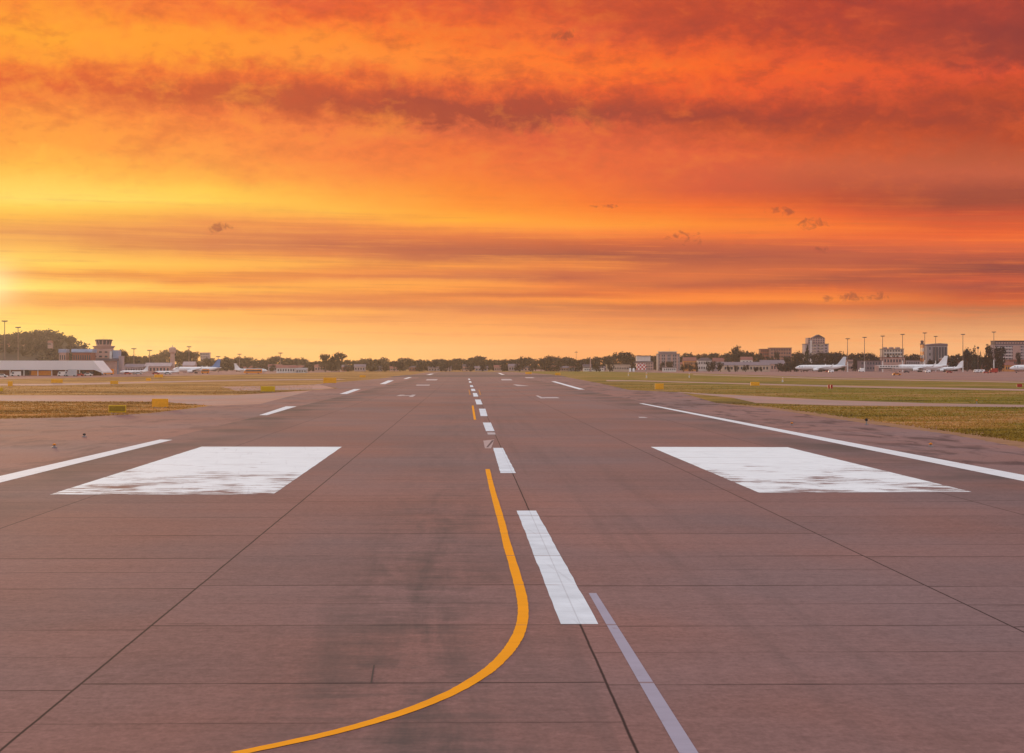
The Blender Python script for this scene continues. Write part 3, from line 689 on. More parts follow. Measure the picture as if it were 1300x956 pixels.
# villas between 865 and 935
for (a, b_, yt, wm, rm, rf, lab) in [(865, 879, 459.5, M_cream, M_tile, 'gable', 'cream house with red roof right of the grey apartment block'), (868, 884, 453.5, M_orangew, M_tile, 'gable', 'orange house with tiled roof, upper row by the apartment block'),
        (886, 905, 454.0, M_whitew, M_slate, 'hip', 'white terrace with dark roof in the upper row of houses'), (888, 903, 461.5, M_whitew, M_purple, 'gable', 'low white house below the white terrace'),
        (906, 919, 454.2, M_mauve, M_tile, 'gable', 'mauve house at the right end of the white terrace'), (908, 921, 461.0, M_pinkw, M_slate, 'hip', 'pink house left of the long warehouse')]:
    block('house', lab, a, b_, yt, random.uniform(1980, 2060), 12, wm, 2 if yt < 460 else 1, 6, roofmat=rm, roof=rf, cat='house')
for (a, b_, yt, wm, rm, lab) in [(1040, 1052, 459.2, M_brick, M_tile, 'low red brick house behind the plain white airliner'), (1056, 1063, 458, M_pinkw, M_tile, 'narrow pink house behind the tail of the plain white airliner'), (1076, 1083, 456, M_pinkw, M_slate, 'pink house with dark roof between the first two masts'),
        (1092, 1119, 457.5, M_purple, M_slate, 'long grey purple hangar behind the second and third masts'), (1121, 1149, 453.5, M_pinkw, M_tile, 'reddish terrace below the cream apartment block'), (1150, 1168, 457, M_mauve, M_slate, 'mauve hall right of the reddish terrace'),
        (1197, 1216, 454.5, M_brick, M_whitew, 'red brick hall with white roof edge above the tail of the second airliner'), (1206, 1220, 459, M_pinkw, M_tile, 'pink hall at the right of the red brick hall'), (1248, 1280, 463, M_brick, M_purple, 'long low reddish wall building before the large dark trees')]:
    block('hall', lab, a, b_, yt, 2000 if a not in (1092, 1248) else 1900, 14, wm, 2 if yt < 458 else 1, 7, roofmat=rm, cat='building')

# --- row of small houses beyond the runway end
random.seed(41)
walls = [(M_brick, 'brick red'), (M_pinkw, 'pink'), (M_greyw, 'grey'), (M_mauve, 'mauve')]
roofs = [(M_tile, 'red'), (M_purple, 'grey purple'), (M_slate, 'dark')]
px = 300; k = 0
while px < 768:
    if 405 < px < 432: px = 434
    wp = random.uniform(8, 17); wm, wn = random.choice(walls); rm, rn = random.choice(roofs)
    side_ = 'behind the left hangar' if px < 405 else 'left of the runway end' if px < 545 else 'straight beyond the runway end' if px < 640 else 'right of the runway end'
    block('house', f'small {wn} house with {rn} roof on the horizon {side_}', px, px+wp, random.uniform(461.3, 466.0), random.uniform(1960, 2030) - k % 3 * 14, 9, wm, 1, 4, roofmat=rm, roof=random.choice(['gable', 'hip', 'gable']), cat='house', group=f'small {wn} houses with {rn} roofs {side_}')
    px += wp + random.uniform(0, 15); k += 1

# --- left side: hill
def hill():
    prof = [(-520, 455), (-300, 440), (-120, 428), (-60, 424), (0, 424.5), (22, 427), (26, 424), (41, 421), (52, 420), (63, 419), (72, 423), (86, 427.5), (95, 432), (99, 438), (112, 443), (128, 447), (150, 452), (190, 458), (240, 464)]
    b = MB(); D0 = 2300; nx, ny = 150, 14
    def top(p):
        for (a, ya), (c, yc) in zip(prof, prof[1:]):
            if a <= p <= c: return ya + (yc-ya)*(p-a)/(c-a)
        return 466
    rnd = random.Random(3)
    for j in range(ny+1):
        y = -500 + 1000*j/ny; k = math.exp(-(y/260)**2)
        for i in range(nx+1):
            p = -520 + 760*i/nx; hh = max(0, (Zh(top(p), D0) - 6)) * k
            if 0 < j < ny: hh += rnd.uniform(-1, 1)
            b.v.append((X(p, D0), D0 + y, hh - (0.5 if j in (0, ny) or i in (0, nx) else 0)))
    for j in range(ny):
        for i in range(nx):
            a = j*(nx+1)+i; b.f.append((a, a+1, a+nx+2, a+nx+1))
    o = b.build('hill', plain('hill_ground', (0.06, 0.038, 0.020), .95)); tag(o, 'low wooded hill behind the terminal', kind='structure')
    # wood on it: one mass
    c = MB(); rnd = random.Random(5)
    for n in range(1700):
        p = rnd.uniform(-260, 190); yy = rnd.uniform(-230, 60); k = math.exp(-(yy/260)**2)
        zz = max(0, (Zh(top(p), D0) - 6))*k; x_ = X(p, D0); s = rnd.uniform(3, 5.0)
        if p > 130 and zz < 4: continue
        lobes = [(x_+rnd.uniform(-2, 2), D0+yy+rnd.uniform(-2, 2), zz+s*rnd.uniform(.5, 1), s*.8, s*.75) for _ in range(2)]
        leaf_cloud(c, lobes, 26, 2.3, rnd)
    tag(c.build('hillside_wood', M_leaf), 'dense dark wood covering the hill behind the terminal', kind='stuff')
hill()
def far_wood():
    c = MB(); rnd = random.Random(9)
    for n in range(900):
        p = rnd.uniform(120, 1420); D = rnd.uniform(2900, 3100); s = rnd.uniform(3, 5)
        leaf_cloud(c, [(X(p, D)+rnd.uniform(-4, 4), D, s*rnd.uniform(.5, 1.5), s*1.7, s)], 22, 3.4, rnd)
    tag(c.build('far_woodland', M_leaf), 'low dark woodland closing the horizon far behind the houses', kind='stuff')
far_wood()
for i, (p, y, w) in enumerate([(12, 436, 7), (30, 434, 8), (14, 447, 12), (64, 441, 4.5)]):
    D_ = 2150 - i*4
    kz = math.exp(-((D_-2300)/260)**2) * (Zh([425.5, 424.8, 425.5, 419.5][i], 2300) - 6) - 1
    r = thing('hill_house', ['pale house on the hill at the left edge of the photo', 'pale house on the hill, right of the one at the edge', 'long low pale house on the hill below the others', 'small pale house on the right shoulder of the hill'][i], 'house', (X(p, D_ ), D_ - (25 if i == 2 else 0), kz - (3 if i == 2 else 2)))
    h = 7.5; w = w*mpp(D_)
    MB().box(-w/2, w/2, -5, 5, 0, h-1.5).build('wall', M_pinkw, r); MB().prism_yz([(-5.5, h-1.5), (5.5, h-1.5), (0, h+.5)], -w/2-.4, w/2+.4).build('roof', M_tile, r)
    windows(r, -w/2, w/2, h-4.5, h-1.6, -5, 3, 1, 1, 1.2)

# --- left terminal with the long white roof
D_ = 1060; m_ = mpp(D_)
xa, xb = X(-190, D_), X(122, D_)
r = thing('terminal', 'long low terminal hall under a wide white roof band at the left edge', 'terminal', ((xa+xb)/2, D_+15, 0))
hw_ = (xb-xa)/2
zt = Zh(457.8, D_); zm = Zh(469.6, D_)
MB().prism_xz([(-hw_, zm), (hw_-1, zm), (hw_+3.2, zm-1.6), (hw_+3.2, zm-1.0), (hw_-1.6, zt), (-hw_, zt)], -15, 15).build('roof', M_steelroof, r)
MB().box(-hw_+1, hw_-2, -11, 13, 0, zm).build('wall', M_brick, r)
for k in range(18):
    xx = -hw_+3+k*7
    if xx < hw_-2: MB().box(xx-.2, xx+.2, -14.6, -14.2, 0, zm).build('column', M_whitew, r)
MB().box(hw_-33, hw_-22.5, -13.2, -11.03, .2, 2.6).build('orange_shutter', M_orange, r)
MB().box(hw_-34, hw_-23, -14.0, -11.05, 2.62, 3.05).build('canopy', M_bluer, r)
MB().box(hw_-38.5, hw_-34.6, -12, -11.02, 0, 2.8).build('doorway', M_slate, r)
for k in range(5): MB().box(hw_-20+k*4, hw_-17.8+k*4, -11.3, -11.02, .9, 2.2).build('window', M_glass, r)
for k in range(10): MB().box(-hw_+6+k*7, -hw_+10+k*7, -11.3, -11.02, .5, 2.3).build('window', M_glass, r)
# --- blue roofed buildings
D_ = 1240
r, w, h, hw = block('blue_roofed_hall', 'red walled hall with a blue roof band left of the control tower', 92, 116, 446.6, D_, 14, M_brick, 2, 8, roofmat=M_bluer)
MB().prism_yz([(-7.6, h), (7.6, h), (7.6, h+1.6), (-6.6, h+1.6)], -w/2-.6, w/2+.6).build('roof_band', M_bluer, r)
r, w, h, hw = block('blue_roofed_kiosk', 'small pale building with blue top left of the blue roofed hall', 75, 83.5, 446.6, D_, 10, M_pinkw, 2, 3, roofmat=M_bluer)
MB().box(-w/2-.3, w/2+.3, -5.2, 5.2, h, h+1.6).build('roof_band', M_bluer, r)
# --- control tower
D_ = 1260; m_ = mpp(D_)
r = thing('control_tower', 'squat pink control tower with a flared cab and flat roof', 'control tower', (X(129, D_), D_+8, 0))
z = lambda y: Zh(y, D_)
MB().bbox(-6.2, 5.6, -6, 6, 0, z(443.5), .6).build('shaft', M_pinkw, r)
MB().lathe([(z(443.5), 5.6), (z(441), 6.2), (z(439.8), 6.9), (z(439.2), 6.9)], 12).build('gallery', M_pinkw, r)
MB().lathe([(z(439.2), 3.9), (z(432.4), 4.7)], 12).build('cab', M_glass, r)
for i in range(12):
    t = 2*math.pi*i/12
    MB().tube((3.95*math.cos(t), 3.95*math.sin(t), z(439.2)), (4.75*math.cos(t), 4.75*math.sin(t), z(432.4)), .38, .38, 5).build('cab_mullion', M_pinkw, r)
MB().lathe([(z(439.2), 4.2), (z(437.4), 4.4)], 12).build('cab_sill', M_pinkw, r)
MB().lathe([(z(432.4), 5.3), (z(431.4), 5.5), (z(430.8), 4.2)], 12).build('cab_roof', M_slate, r)
MB().tube((0, 0, z(430.8)), (0, 0, z(426)), .08, .04, 5).build('aerial', M_metal, r)
MB().box(4.6, 5.9, -6.9, -6.03, 0, z(446)).build('stair_window', M_whitew, r)
windows(r, -6, 4, 4, z(444), -6, 3, 4, 1.6, 1.0)
MB().box(6.0, 9.6, -5, 5, 0, z(444.6)).build('annexe', M_bluer, r)
MB().box(9.63, 11.5, -5, 5, 0, z(452)).build('annexe_wing', M_mauve, r)
MB().prism_yz([(-12, z(458)), (-6.05, z(455)), (-6.05, z(458))], -8, 10).build('entrance_roof', M_slate, r)
MB().box(-7, 9, -11, -6.1, 0, z(458)-.02).build('entrance_wall', M_pinkw, r)
# block & towers on the skyline at left
block('grey_block', 'small grey box of a high-rise on the skyline above the blue tailed airliner', 254.5, 265.5, 447.6, 2500, 14, M_mauve, 6, 5, roofmat=M_mauve, cat='tower block')
D_ = 1700; r = thing('water_tower', 'slim pink tower with a round top left of the grey high-rise', 'tower', (X(219, D_), D_, 0))
MB().lathe([(0, 2.2), (Zh(449, D_), 1.7), (Zh(447.5, D_), 2.8), (Zh(442, D_), 3.0), (Zh(440.8, D_), 1.4)], 12).build('shaft', M_pinkw, r)
MB().tube((0, 0, Zh(440.8, D_)), (0, 0, Zh(438, D_)), .3, .15, 6).build('finial', M_metal, r)
r, w, h, hw = block('hangar', 'white hangar with reddish roof left of the two bigger round trees', 351, 375, 463.6, 1500, 18, M_whitew, 1, 7, roofmat=M_tile, roof='gable', cat='hangar')
r, w, h, hw = block('hangar', 'grey hangar annexe sloping down to the right of the white hangar', 375.5, 389, 467, 1490, 14, M_lightg, 1, 4, roofmat=M_greyw, roof='gable', cat='hangar')
for a, b_, yt, lab in [(158, 182, 462, 'low mauve hangar behind the small jets right of the control tower'), (184, 216, 460.5, 'pale hangar behind the small jets, left of the blue tailed airliner'), (232, 246, 459, 'pale pink building behind the nose of the blue tailed airliner')]:
    block('hangar', lab, a, b_, yt, 1480, 16, M_mauve if a < 180 else M_pinkw, 1, 7, roofmat=M_purple if a < 180 else M_mauve, roof='gable', cat='hangar')

# ------------------------------------------------------------------ airliners
def airliner(label, nose_px, tail_px, D, finmat=M_white, heading='left', rz=0.0, Lfix=None, winglets=True, name='airliner', cat='airliner', group=None, ttail=False):
    L = (abs(tail_px - nose_px) * mpp(D)) if Lfix is None else Lfix
    k = L / 42.0
    if heading == 'left': loc = (X(nose_px, D), D, 0); rot = rz
    else: loc = (X(nose_px, D), D, 0); rot = math.pi + rz
    r = thing(name, label, cat, loc, rot, group, k)
    prof = [(0, .08, 3.25), (.4, .45, 3.3), (1.2, .95, 3.4), (2.4, 1.4, 3.55), (4.2, 1.8, 3.7), (6.5, 1.98, 3.75), (28, 1.98, 3.75), (32, 1.75, 3.95), (36, 1.25, 4.3), (39.5, .7, 4.75), (41.6, .28, 5.0), (42, .12, 5.05)]
    MB().lathe(prof, 20, 'x').build('fuselage', M_white, r, True)
    for s in (-1, 1):
        b = MB().slab(((14.2, s*1.6, 2.9), (21.8, s*1.6, 2.9)), ((19.6, s*7.2, 3.3), (23.4, s*7.2, 3.3)), .9, .5)
        b.slab(((19.6, s*7.2, 3.3), (23.4, s*7.2, 3.3)), ((25.0, s*16.8, 4.1), (26.6, s*16.8, 4.1)), .5, .2)
        w = b.build('wing', M_white, r)
        if winglets:
            wl = MB(); wl.slab(((25.0, s*16.8, 4.1), (26.6, s*16.8, 4.1)), ((26.0, s*17.3, 4.7), (27.2, s*17.3, 4.7)), .2, .16)
            wl.prism_xz([(26.0, 4.65), (27.2, 4.65), (28.3, 6.6), (27.7, 6.6)], s*17.25-.08, s*17.25+.08); wl.build('winglet', M_white, w)
        zt_ = 11.9 if ttail else 4.9
        MB().slab(((37.0, s*.5, zt_), (40.8, s*.5, zt_)), ((40.2, s*6.1, zt_+.3), (41.9, s*6.1, zt_+.3)), .4, .15).build('tailplane', M_white, r)
        e = MB().lathe([(0, .85, 0), (.25, 1.08, 0), (1.6, 1.15, 0), (3.2, .95, 0), (4.4, .6, 0)], 14, 'x').build('engine', M_white, r, True)
        e.location = (29.5, s*2.9, 4.6) if ttail else (13.6, s*5.7, 1.85)
        q = MB().lathe([(-.02, .78, 0), (.1, .8, 0)], 14, 'x').build('intake', M_dark, e)
        if ttail: MB().slab(((30, s*1.6, 4.5), (33, s*1.6, 4.5)), ((30, s*2.2, 4.6), (33, s*2.2, 4.6)), .3, .3).build('pylon', M_white, r)
        else: MB().prism_xz([(14.6, 2.7), (18.4, 2.7), (19, 3.2), (17, 3.3)], s*5.7-.12, s*5.7+.12).build('pylon', M_white, r)
        g_ = MB().tube((20.2, s*3.0, .5), (20.2, s*2.8, 2.9), .16, .2); g_.build('main_gear', M_metal, r)
        wv = MB().tube((19.7, s*3.0-.5, .56), (19.7, s*3.0+.5, .56), .56, .56, 12).tube((20.9, s*3.0-.5, .56), (20.9, s*3.0+.5, .56), .56, .56, 12); wv.build('wheel', M_dark, r)
        MB().box(2.9, 3.9, s*1.66-.1 if s > 0 else -1.76, s*1.66+.1 if s > 0 else -1.56, 4.25, 4.6).build('cockpit_window', M_glass, r)
        if L > 25:
            for i in range(24):
                if i == 0: cw = MB().box(-.17, .17, -.03, .03, -.2, .2).build('cabin_window', M_glass, r); q_ = cw
                else: q_ = cw.copy(); C.objects.link(q_); q_.parent = r
                q_.location = (7.2+i*.98, s*1.96, 4.1)
        cd = MB().box(5.0, 5.8, s*1.9-.06, s*1.9+.06, 3.2, 5.0); cd.build('cabin_door', M_paleblue, r)
    MB().prism_xz([(31.6, 5.45), (34.4, 6.4), (39.3, 12.4), (41.6, 12.4), (40.6, 5.2), (36, 5.2)], -.2, .2).build('tail_fin', finmat, r)
    MB().tube((5.0, 0, .45), (5.0, 0, 2.2), .12, .14).build('nose_gear', M_metal, r)
    MB().tube((5.0, -.35, .4), (5.0, .35, .4), .4, .4, 12).build('wheel', M_dark, r)
    return r
airliner('plain white airliner standing before the gabled tower block, nose to the left', 1009.4, 1075.5, 1720, M_paleblue)
airliner('white airliner at the boarding bridge, nose to the left', 1134, 1204.5, 1700, M_white)
airliner('smaller white airliner behind the second one, only its rear and upright tail fin showing', 1176.5, 0, 1745, M_white, Lfix=31)
airliner('white airliner cut off by the right edge, only its nose in view', 1281.5, 0, 1480, M_white, Lfix=42)
airliner('white airliner with blue tail on the left apron', 218.8, 280.5, 1380, M_blue)
airliner('small white jet facing right behind the orange bus', 339.5, 297, 1420, M_white, heading='right', name='small_jet', cat='jet', ttail=True, winglets=False)
for px, D_, hd, L_, lab in [(152, 1230, 'left', 17, 'small white jet nearest to the control tower'), (196, 1240, 'left', 15, 'small white jet in front of the pale hangar')]:
    airliner(lab, px, 0, D_, M_paleblue if L_ > 17 else M_white, heading=hd, Lfix=L_, name='small_jet', cat='jet', ttail=True, winglets=False)

# --- boarding bridge
D_ = 1690
r = thing('boarding_bridge', 'white boarding bridge on legs at the nose of the second airliner', 'boarding bridge', (X(1126, D_), D_-3, 0))
MB().bbox(-9, 9.5, -1.4, 1.4, 3.3, 5.6, .2).build('tunnel', M_whitew, r)
MB().bbox(-10.3, -7.6, -2, 2, 0, 5.4, .2).build('rotunda', M_pinkw, r)
for xx in (3.2, 5.6): MB().tube((xx, 0, 0), (xx, 0, 3.3), .25, .25).build('leg', M_metal, r)
MB().box(-7, 2.9, -.4, .4, 2.6, 3.28).build('beam', M_slate, r)
for k in range(7): MB().box(-6.5+k*2.2, -5.2+k*2.2, -1.46, -1.38, 4.2, 5.0).build('window', M_glass, r)

# ------------------------------------------------------------------ vehicles
def vehicle(kind, label, px, ybase, Lm, mat, group=None, D=None, cat=None):
    D = D or Dist(ybase); r = thing({'van': 'service_van', 'bus': 'airport_bus', 'truck': 'service_truck', 'car': 'parked_car'}[kind], label, cat or kind, (X(px, D), D, 0), 0, group)
    h = {'van': 2.3, 'bus': 3.0, 'truck': 3.3, 'car': 1.5}[kind]; w = 1.0 if kind != 'car' else .85
    if kind == 'car': pts = [(-Lm/2, .35), (Lm/2, .35), (Lm/2, .85), (Lm*.28, .95), (Lm*.14, 1.45), (-Lm*.25, 1.5), (-Lm*.42, .95), (-Lm/2, .9)]
    elif kind == 'truck': pts = [(-Lm/2, .4), (Lm/2, .4), (Lm/2, h), (-Lm*.22, h), (-Lm*.22, 2.3), (-Lm*.42, 2.3), (-Lm/2, 1.3)]
    else: pts = [(-Lm/2, .35), (Lm/2, .35), (Lm/2, h), (-Lm*.34, h), (-Lm*.47, h*.55), (-Lm/2, h*.42)]
    MB().prism_xz(pts, -w, w).build('body', mat, r)
    if kind == 'car': MB().prism_xz([(Lm*.24, .95), (Lm*.13, 1.38), (-Lm*.23, 1.42), (-Lm*.36, .97)], -w-.02, w+.02).build('side_window', M_glass, r)
    elif kind == 'truck': MB().box(-Lm*.43, -Lm*.3, -w-.02, w+.02, 1.4, 2.1).build('side_window', M_glass, r)
    elif kind == 'bus': MB().box(-Lm*.4, Lm*.47, -w-.02, w+.02, 1.5, 2.4).build('side_window', M_glass, r)
    else: MB().box(-Lm*.36, -Lm*.14, -w-.02, w+.02, 1.2, 1.9).build('side_window', M_glass, r)
    for xx in (-Lm*.32, Lm*.3):
        for s in (-1, 1): MB().tube((xx, s*w-.12, .36), (xx, s*w+.12, .36), .36, .36, 12).build('wheel', M_dark, r)
    return r
vehicle('van', 'bright white van by the foot of the control tower', 127.5, 475.6, 4.4, M_white)
vehicle('truck', 'orange truck right of the bright white van by the control tower', 138, 475.8, 5.6, M_orange)
vehicle('car', 'pale car under the terminal roof at the left edge of the photo', 3, 479, 4.4, M_whitew)
vehicle('van', 'white van under the terminal roof between pale car and dark doorway', 20, 477.6, 4.6, M_whitew)
vehicle('truck', 'grey service truck before the right part of the terminal', 90, 477.8, 5.4, M_lightg)
vehicle('van', 'white van left of the grey service truck', 79, 477.6, 4.2, M_whitew)
vehicle('car', 'red car left of the white service van on the terminal forecourt', 101, 477.6, 4.2, M_red)
vehicle('car', 'white car right of the red car before the terminal', 112, 477.2, 4.2, M_whitew)
vehicle('bus', 'orange bus before the small jet on the left apron', 321, 474.5, 11.5, M_orange)
vehicle('bus', 'orange bus below the belly of the blue tailed airliner', 260.5, 474.4, 5.0, M_orange)
for p, m__, lab in [(162, M_red, 'dark red car before the jets right of the tower'), (176, M_lightg, 'grey car before the jets right of the tower'), (198, M_red, 'second dark red car, below the pale hangar'), (213, M_lightg, 'grey car left of the blue tailed airliner nose')]:
    vehicle('car', lab, p, 475.4, 4.3, m__)
vehicle('truck', 'white catering truck standing tall left of the boarding bridge', 1093.5, 472.2, 4.6, M_white)
vehicle('van', 'white van under the wing of the plain white airliner', 1055, 472.9, 4.0, M_white)
vehicle('car', 'red car under the tail of the plain white airliner', 1051, 472.7, 4.2, M_red)
vehicle('truck', 'red fire truck between the dark trees and the cut-off airliner', 1261, 473.6, 5.8, M_red)
vehicle('car', 'red car left of the red fire truck', 1252, 474.0, 4.2, M_red)
vehicle('van', 'white van farther left of the red fire truck, the first of three', 1238.5, 472.9, 2.9, M_white)
vehicle('van', 'white van in the middle of the three left of the fire truck', 1243.2, 472.9, 2.9, M_white)
vehicle('van', 'white van nearest to the fire truck of the three', 1247.6, 472.9, 2.9, M_white)
vehicle('car', 'dark car under the second airliner', 1151, 473.2, 4.4, M_slate)
vehicle('van', 'white van under the rear of the second airliner', 1178, 473.1, 3.6, M_white)
vehicle('car', 'yellow brown car on the road before the boarding bridge', 1138.5, 476.7, 4.3, M_orange)
vehicle('car', 'dark red car below the tail of the second airliner', 1205, 473.6, 4.3, M_red)
for p, lab in [(800, 'left one of two small white tanks by the beige shed'), (804.3, 'right one of two small white tanks by the beige shed')]:
    D_ = 1820; r = thing('storage_tank', lab, 'tank', (X(p, D_), D_, 0)); MB().lathe([(.15, .9), (2.6, .9), (3.0, .5), (3.1, .1)], 14).build('tank_shell', M_white, r, False)
    MB().box(-1, 1, -1, 1, 0, .14).build('plinth', M_greyw, r)
D_ = 1840; r = thing('checked_hut', 'hut with a red and white checked pattern before the dark roofed hotel', 'hut', (X(814, D_), D_, 0))
MB().prism_xz([(-4.2, 1.4), (4.3, 1.4), (4.3, 5.2), (2.4, 7.2), (-4.2, 7.2)], -2, 2).build('checked_wall', M_check, r)
for xx in (-3.8, 3.9): MB().box(xx-.25, xx+.25, -1.8, 1.8, 0, 1.38).build('leg', M_metal, r)

# ------------------------------------------------------------------ masts
def mast(px, yh, D, lab, grp=None, white=True):
    h = Zh(yh, D); r = thing('floodlight_mast', lab, 'light mast', (X(px, D), D, 0), 0, grp)
    MB().tube((0, 0, h*.30), (0, 0, h-.6), .36, .2, 8).build('pole', M_galv, r)
    MB().tube((0, 0, 0), (0, 0, h*.30), .55, .42, 8).build('pole_sleeve', M_polew if white else M_galv, r)
    MB().lathe([(h-.9, 1.1), (h-.5, 1.25)], 10).build('head_frame', M_galv, r)
    for i in range(8):
        t = 2*math.pi*i/8; o = MB().box(-.35, .35, -.22, .22, -.32, .32).build('floodlight', M_galv, r)
        o.location = (1.55*math.cos(t), 1.55*math.sin(t), h-.45); o.rotation_euler = (0, 0, t+math.pi/2)
    return r
names = ['floodlight mast over the tail of the plain white airliner', 'second floodlight mast, over the white catering truck', 'third floodlight mast, at the left corner of the cream apartment block', 'fourth floodlight mast, at the right corner of the cream apartment block',
         'fifth floodlight mast, beside the red and white lattice tower', 'sixth and shorter floodlight mast, before the dark grey office block', 'seventh floodlight mast, over the upturned winglet', 'eighth and tallest floodlight mast, between the two large dark trees']
for (p, y), lab in zip([(1076, 429.2), (1097.5, 427.5), (1120.5, 425.8), (1145.8, 423.6), (1174, 421.8), (1187.8, 426.2), (1222.4, 423.6), (1261.7, 420.6)], names):
    mast(p, y, 1760 if p != 1187.8 else 1900, lab, 'floodlight masts on the right apron')
mast(6, 407, 1300, 'left floodlight mast standing over the hill', 'floodlight masts over the hill', False)
mast(23, 415, 1400, 'right and lower floodlight mast over the hill', 'floodlight masts over the hill', False)
for p, y, D_, lab in [(240, 439.5, 1600, 'light mast among the dark trees left of the grey high-rise'), (170, 442, 1500, 'thin light mast behind the small jets, nearest to the tower'), (190, 444, 1500, 'thin light mast behind the pale hangar'),
                 (277, 452, 1700, 'thin mast above the blue tail fin'), (356, 447.5, 1700, 'thin mast above the white hangar'), (304, 449, 1800, 'thin mast above the small jet tail')]: mast(p, y, D_, lab, None, False)
# lattice tower
D_ = 1820; r = thing('lattice_tower', 'red and white lattice tower with a drum on top beside the grey office block', 'tower', (X(1170.7, D_), D_, 0)); h = Zh(432, D_)
for i in range(8):
    z0, z1 = h*.86*i/8, h*.86*(i+1)/8; b = MB()
    for sx, sy in ((-1,-1),(1,-1),(1,1),(-1,1)):
        b.tube((sx*1.15, sy*1.15, z0), (sx*1.15, sy*1.15, z1), .16, .16, 5)
    b.tube((-1.15, -1.15, z0), (1.15, -1.15, z1), .13, .13, 5).tube((1.15, 1.15, z0), (-1.15, 1.15, z1), .13, .13, 5).tube((-1.15, 1.15, z0), (-1.15, -1.15, z1), .13, .13, 5).tube((1.15, -1.15, z0), (1.15, 1.15, z1), .13, .13, 5)
    b.build('lattice_section', M_whitew if i % 2 == 0 else M_orange, r)
MB().lathe([(h*.86, 1.9), (h*.9, 1.9), (h*.9+.05, 1.2), (h-.4, 1.5), (h, .7)], 12).build('drum', M_galv, r)
D_ = 1900; r = thing('antenna_mast', 'slender pinkish pole on the horizon right of the runway end', 'mast', (X(749.5, D_), D_, 0))
MB().tube((0, 0, 0), (0, 0, Zh(454, D_)), .6, .35, 8).build('pole', M_pinkw, r); MB().box(-1, 1, -1, 1, 0, 1.6).build('cabinet', M_mauve, r)
D_ = 2000; r = thing('antenna_mast', 'thin dark aerial above the trees right of the runway end', 'mast', (X(731.5, D_), D_, 0))
MB().tube((0, 0, 0), (0, 0, Zh(445, D_)), .22, .15, 6).build('pole', M_galv, r); MB().box(-1.5, 1.5, -.1, .1, Zh(447.5, D_), Zh(446.8, D_)).build('crossarm', M_galv, r)
D_ = 1800; r = thing('ball_lamp', 'pole with a dark ball top between the small cypress and the large dark tree', 'lamp', (X(1241.6, D_), D_, 0))
MB().tube((0, 0, 0), (0, 0, Zh(442.5, D_)), .25, .2, 8).build('pole', M_galv, r); MB().lathe([(Zh(443, D_), .3), (Zh(442, D_), 1.0), (Zh(440.8, D_), 1.0), (Zh(439.8, D_), .3)], 10).build('ball', M_slate, r)

# ------------------------------------------------------------------ airfield signs and markers
def sign(px0, px1, y0, yb, face, label, framed=False, back=False):
    D = Dist(yb); w = (px1-px0)*mpp(D); h = (yb-y0)*mpp(D); r = thing('airfield_sign', label, 'sign', (X((px0+px1)/2, D), D, 0))
    leg = h*.16
    MB().bbox(-w/2, w/2, -.12, .12, leg, h, .03).build('cabinet', face if not framed else M_sign2, r)
    f = .1 if framed else .06
    MB().box(-w/2+f*w*.5, w/2-f*w*.5, -.14, -.122, leg+.12*h, h-.1*h).build('face', face, r)
    for xx in (-w*.33, w*.33):
        MB().tube((xx, 0, 0), (xx, 0, leg), .045, .045, 6).build('leg', M_metal, r)
    MB().box(-w*.42, w*.42, -.2, .2, 0, .03).build('base_plate', M_greyw, r)
sign(138, 160, 514.3, 525, M_olive, 'dark olive sign in a lemon frame on the near left grass', True)
sign(193, 213.5, 506, 518.2, M_sign, 'large orange yellow sign on the tip of the near left grass')
sign(331, 349, 490.3, 498.2, M_sign2, 'lemon yellow sign on the middle left grass')
sign(410.5, 427, 479.4, 487.6, M_sign, 'orange sign at the tip of the far left grass')
sign(456.7, 464.2, 476.4, 479.7, M_sign, 'small yellow sign near the far left end of the grass')
sign(65, 79.5, 481.3, 486.8, M_sign, 'small yellow sign on the far grass before the terminal')
sign(140, 150, 483.4, 488.2, M_sign, 'small orange sign on the far grass below the control tower')
sign(10, 16, 484, 491.4, M_sign, 'narrow orange sign at the left edge before the terminal')
sign(-2, 3.5, 492, 497.6, M_sign2, 'lemon sign cut by the left edge of the photo')
sign(196, 207, 475.4, 479.8, M_sign, 'small orange sign before the small jets, right one of two')
sign(185.5, 191.5, 480, 484, M_sign, 'small orange sign before the small jets, left one of two')
sign(831.5, 842.5, 487, 495.6, M_sign, 'squarish orange yellow sign on the right grass nearest the runway')
sign(952.8, 964.3, 485, 490.6, M_sign, 'wide yellow sign on the right grass')
sign(667, 675, 472.4, 475.4, M_sign, 'small yellow sign right of the far runway, left one of two')
sign(704.7, 711.5, 473.2, 477, M_sign, 'small yellow sign right of the far runway, right one of two')
sign(1291, 1297.5, 487.5, 492.3, M_red, 'small red sign at the right edge of the photo')
sign(1051, 1053.4, 488.4, 494.3, M_red, 'left one of two narrow dark red markers on the right grass')
sign(1054.4, 1057, 488.4, 494.3, M_red, 'right one of two narrow dark red markers on the right grass')
for p, y0, yb, lab in [(797.8, 473, 477.2, 'white marker post left of the middle one on the right grass'), (820.8, 473.2, 480, 'tall white marker post in the middle of the right grass'), (875, 474, 479.4, 'faint white marker post right of the middle one'), (993.5, 479.4, 485, 'white marker post right of the wide yellow sign')]:
    D_ = Dist(yb); r = thing('marker_post', lab, 'marker post', (X(p, D_), D_, 0)); h = (yb-y0)*mpp(D_)
    MB().tube((0, 0, .05), (0, 0, h), .25, .2, 8).build('post', M_whitew, r); MB().tube((0, 0, h*.6), (0, 0, h*.8), .27, .27, 8).build('band', M_sign, r); MB().box(-.4, .4, -.4, .4, 0, .05).build('foot', M_greyw, r)
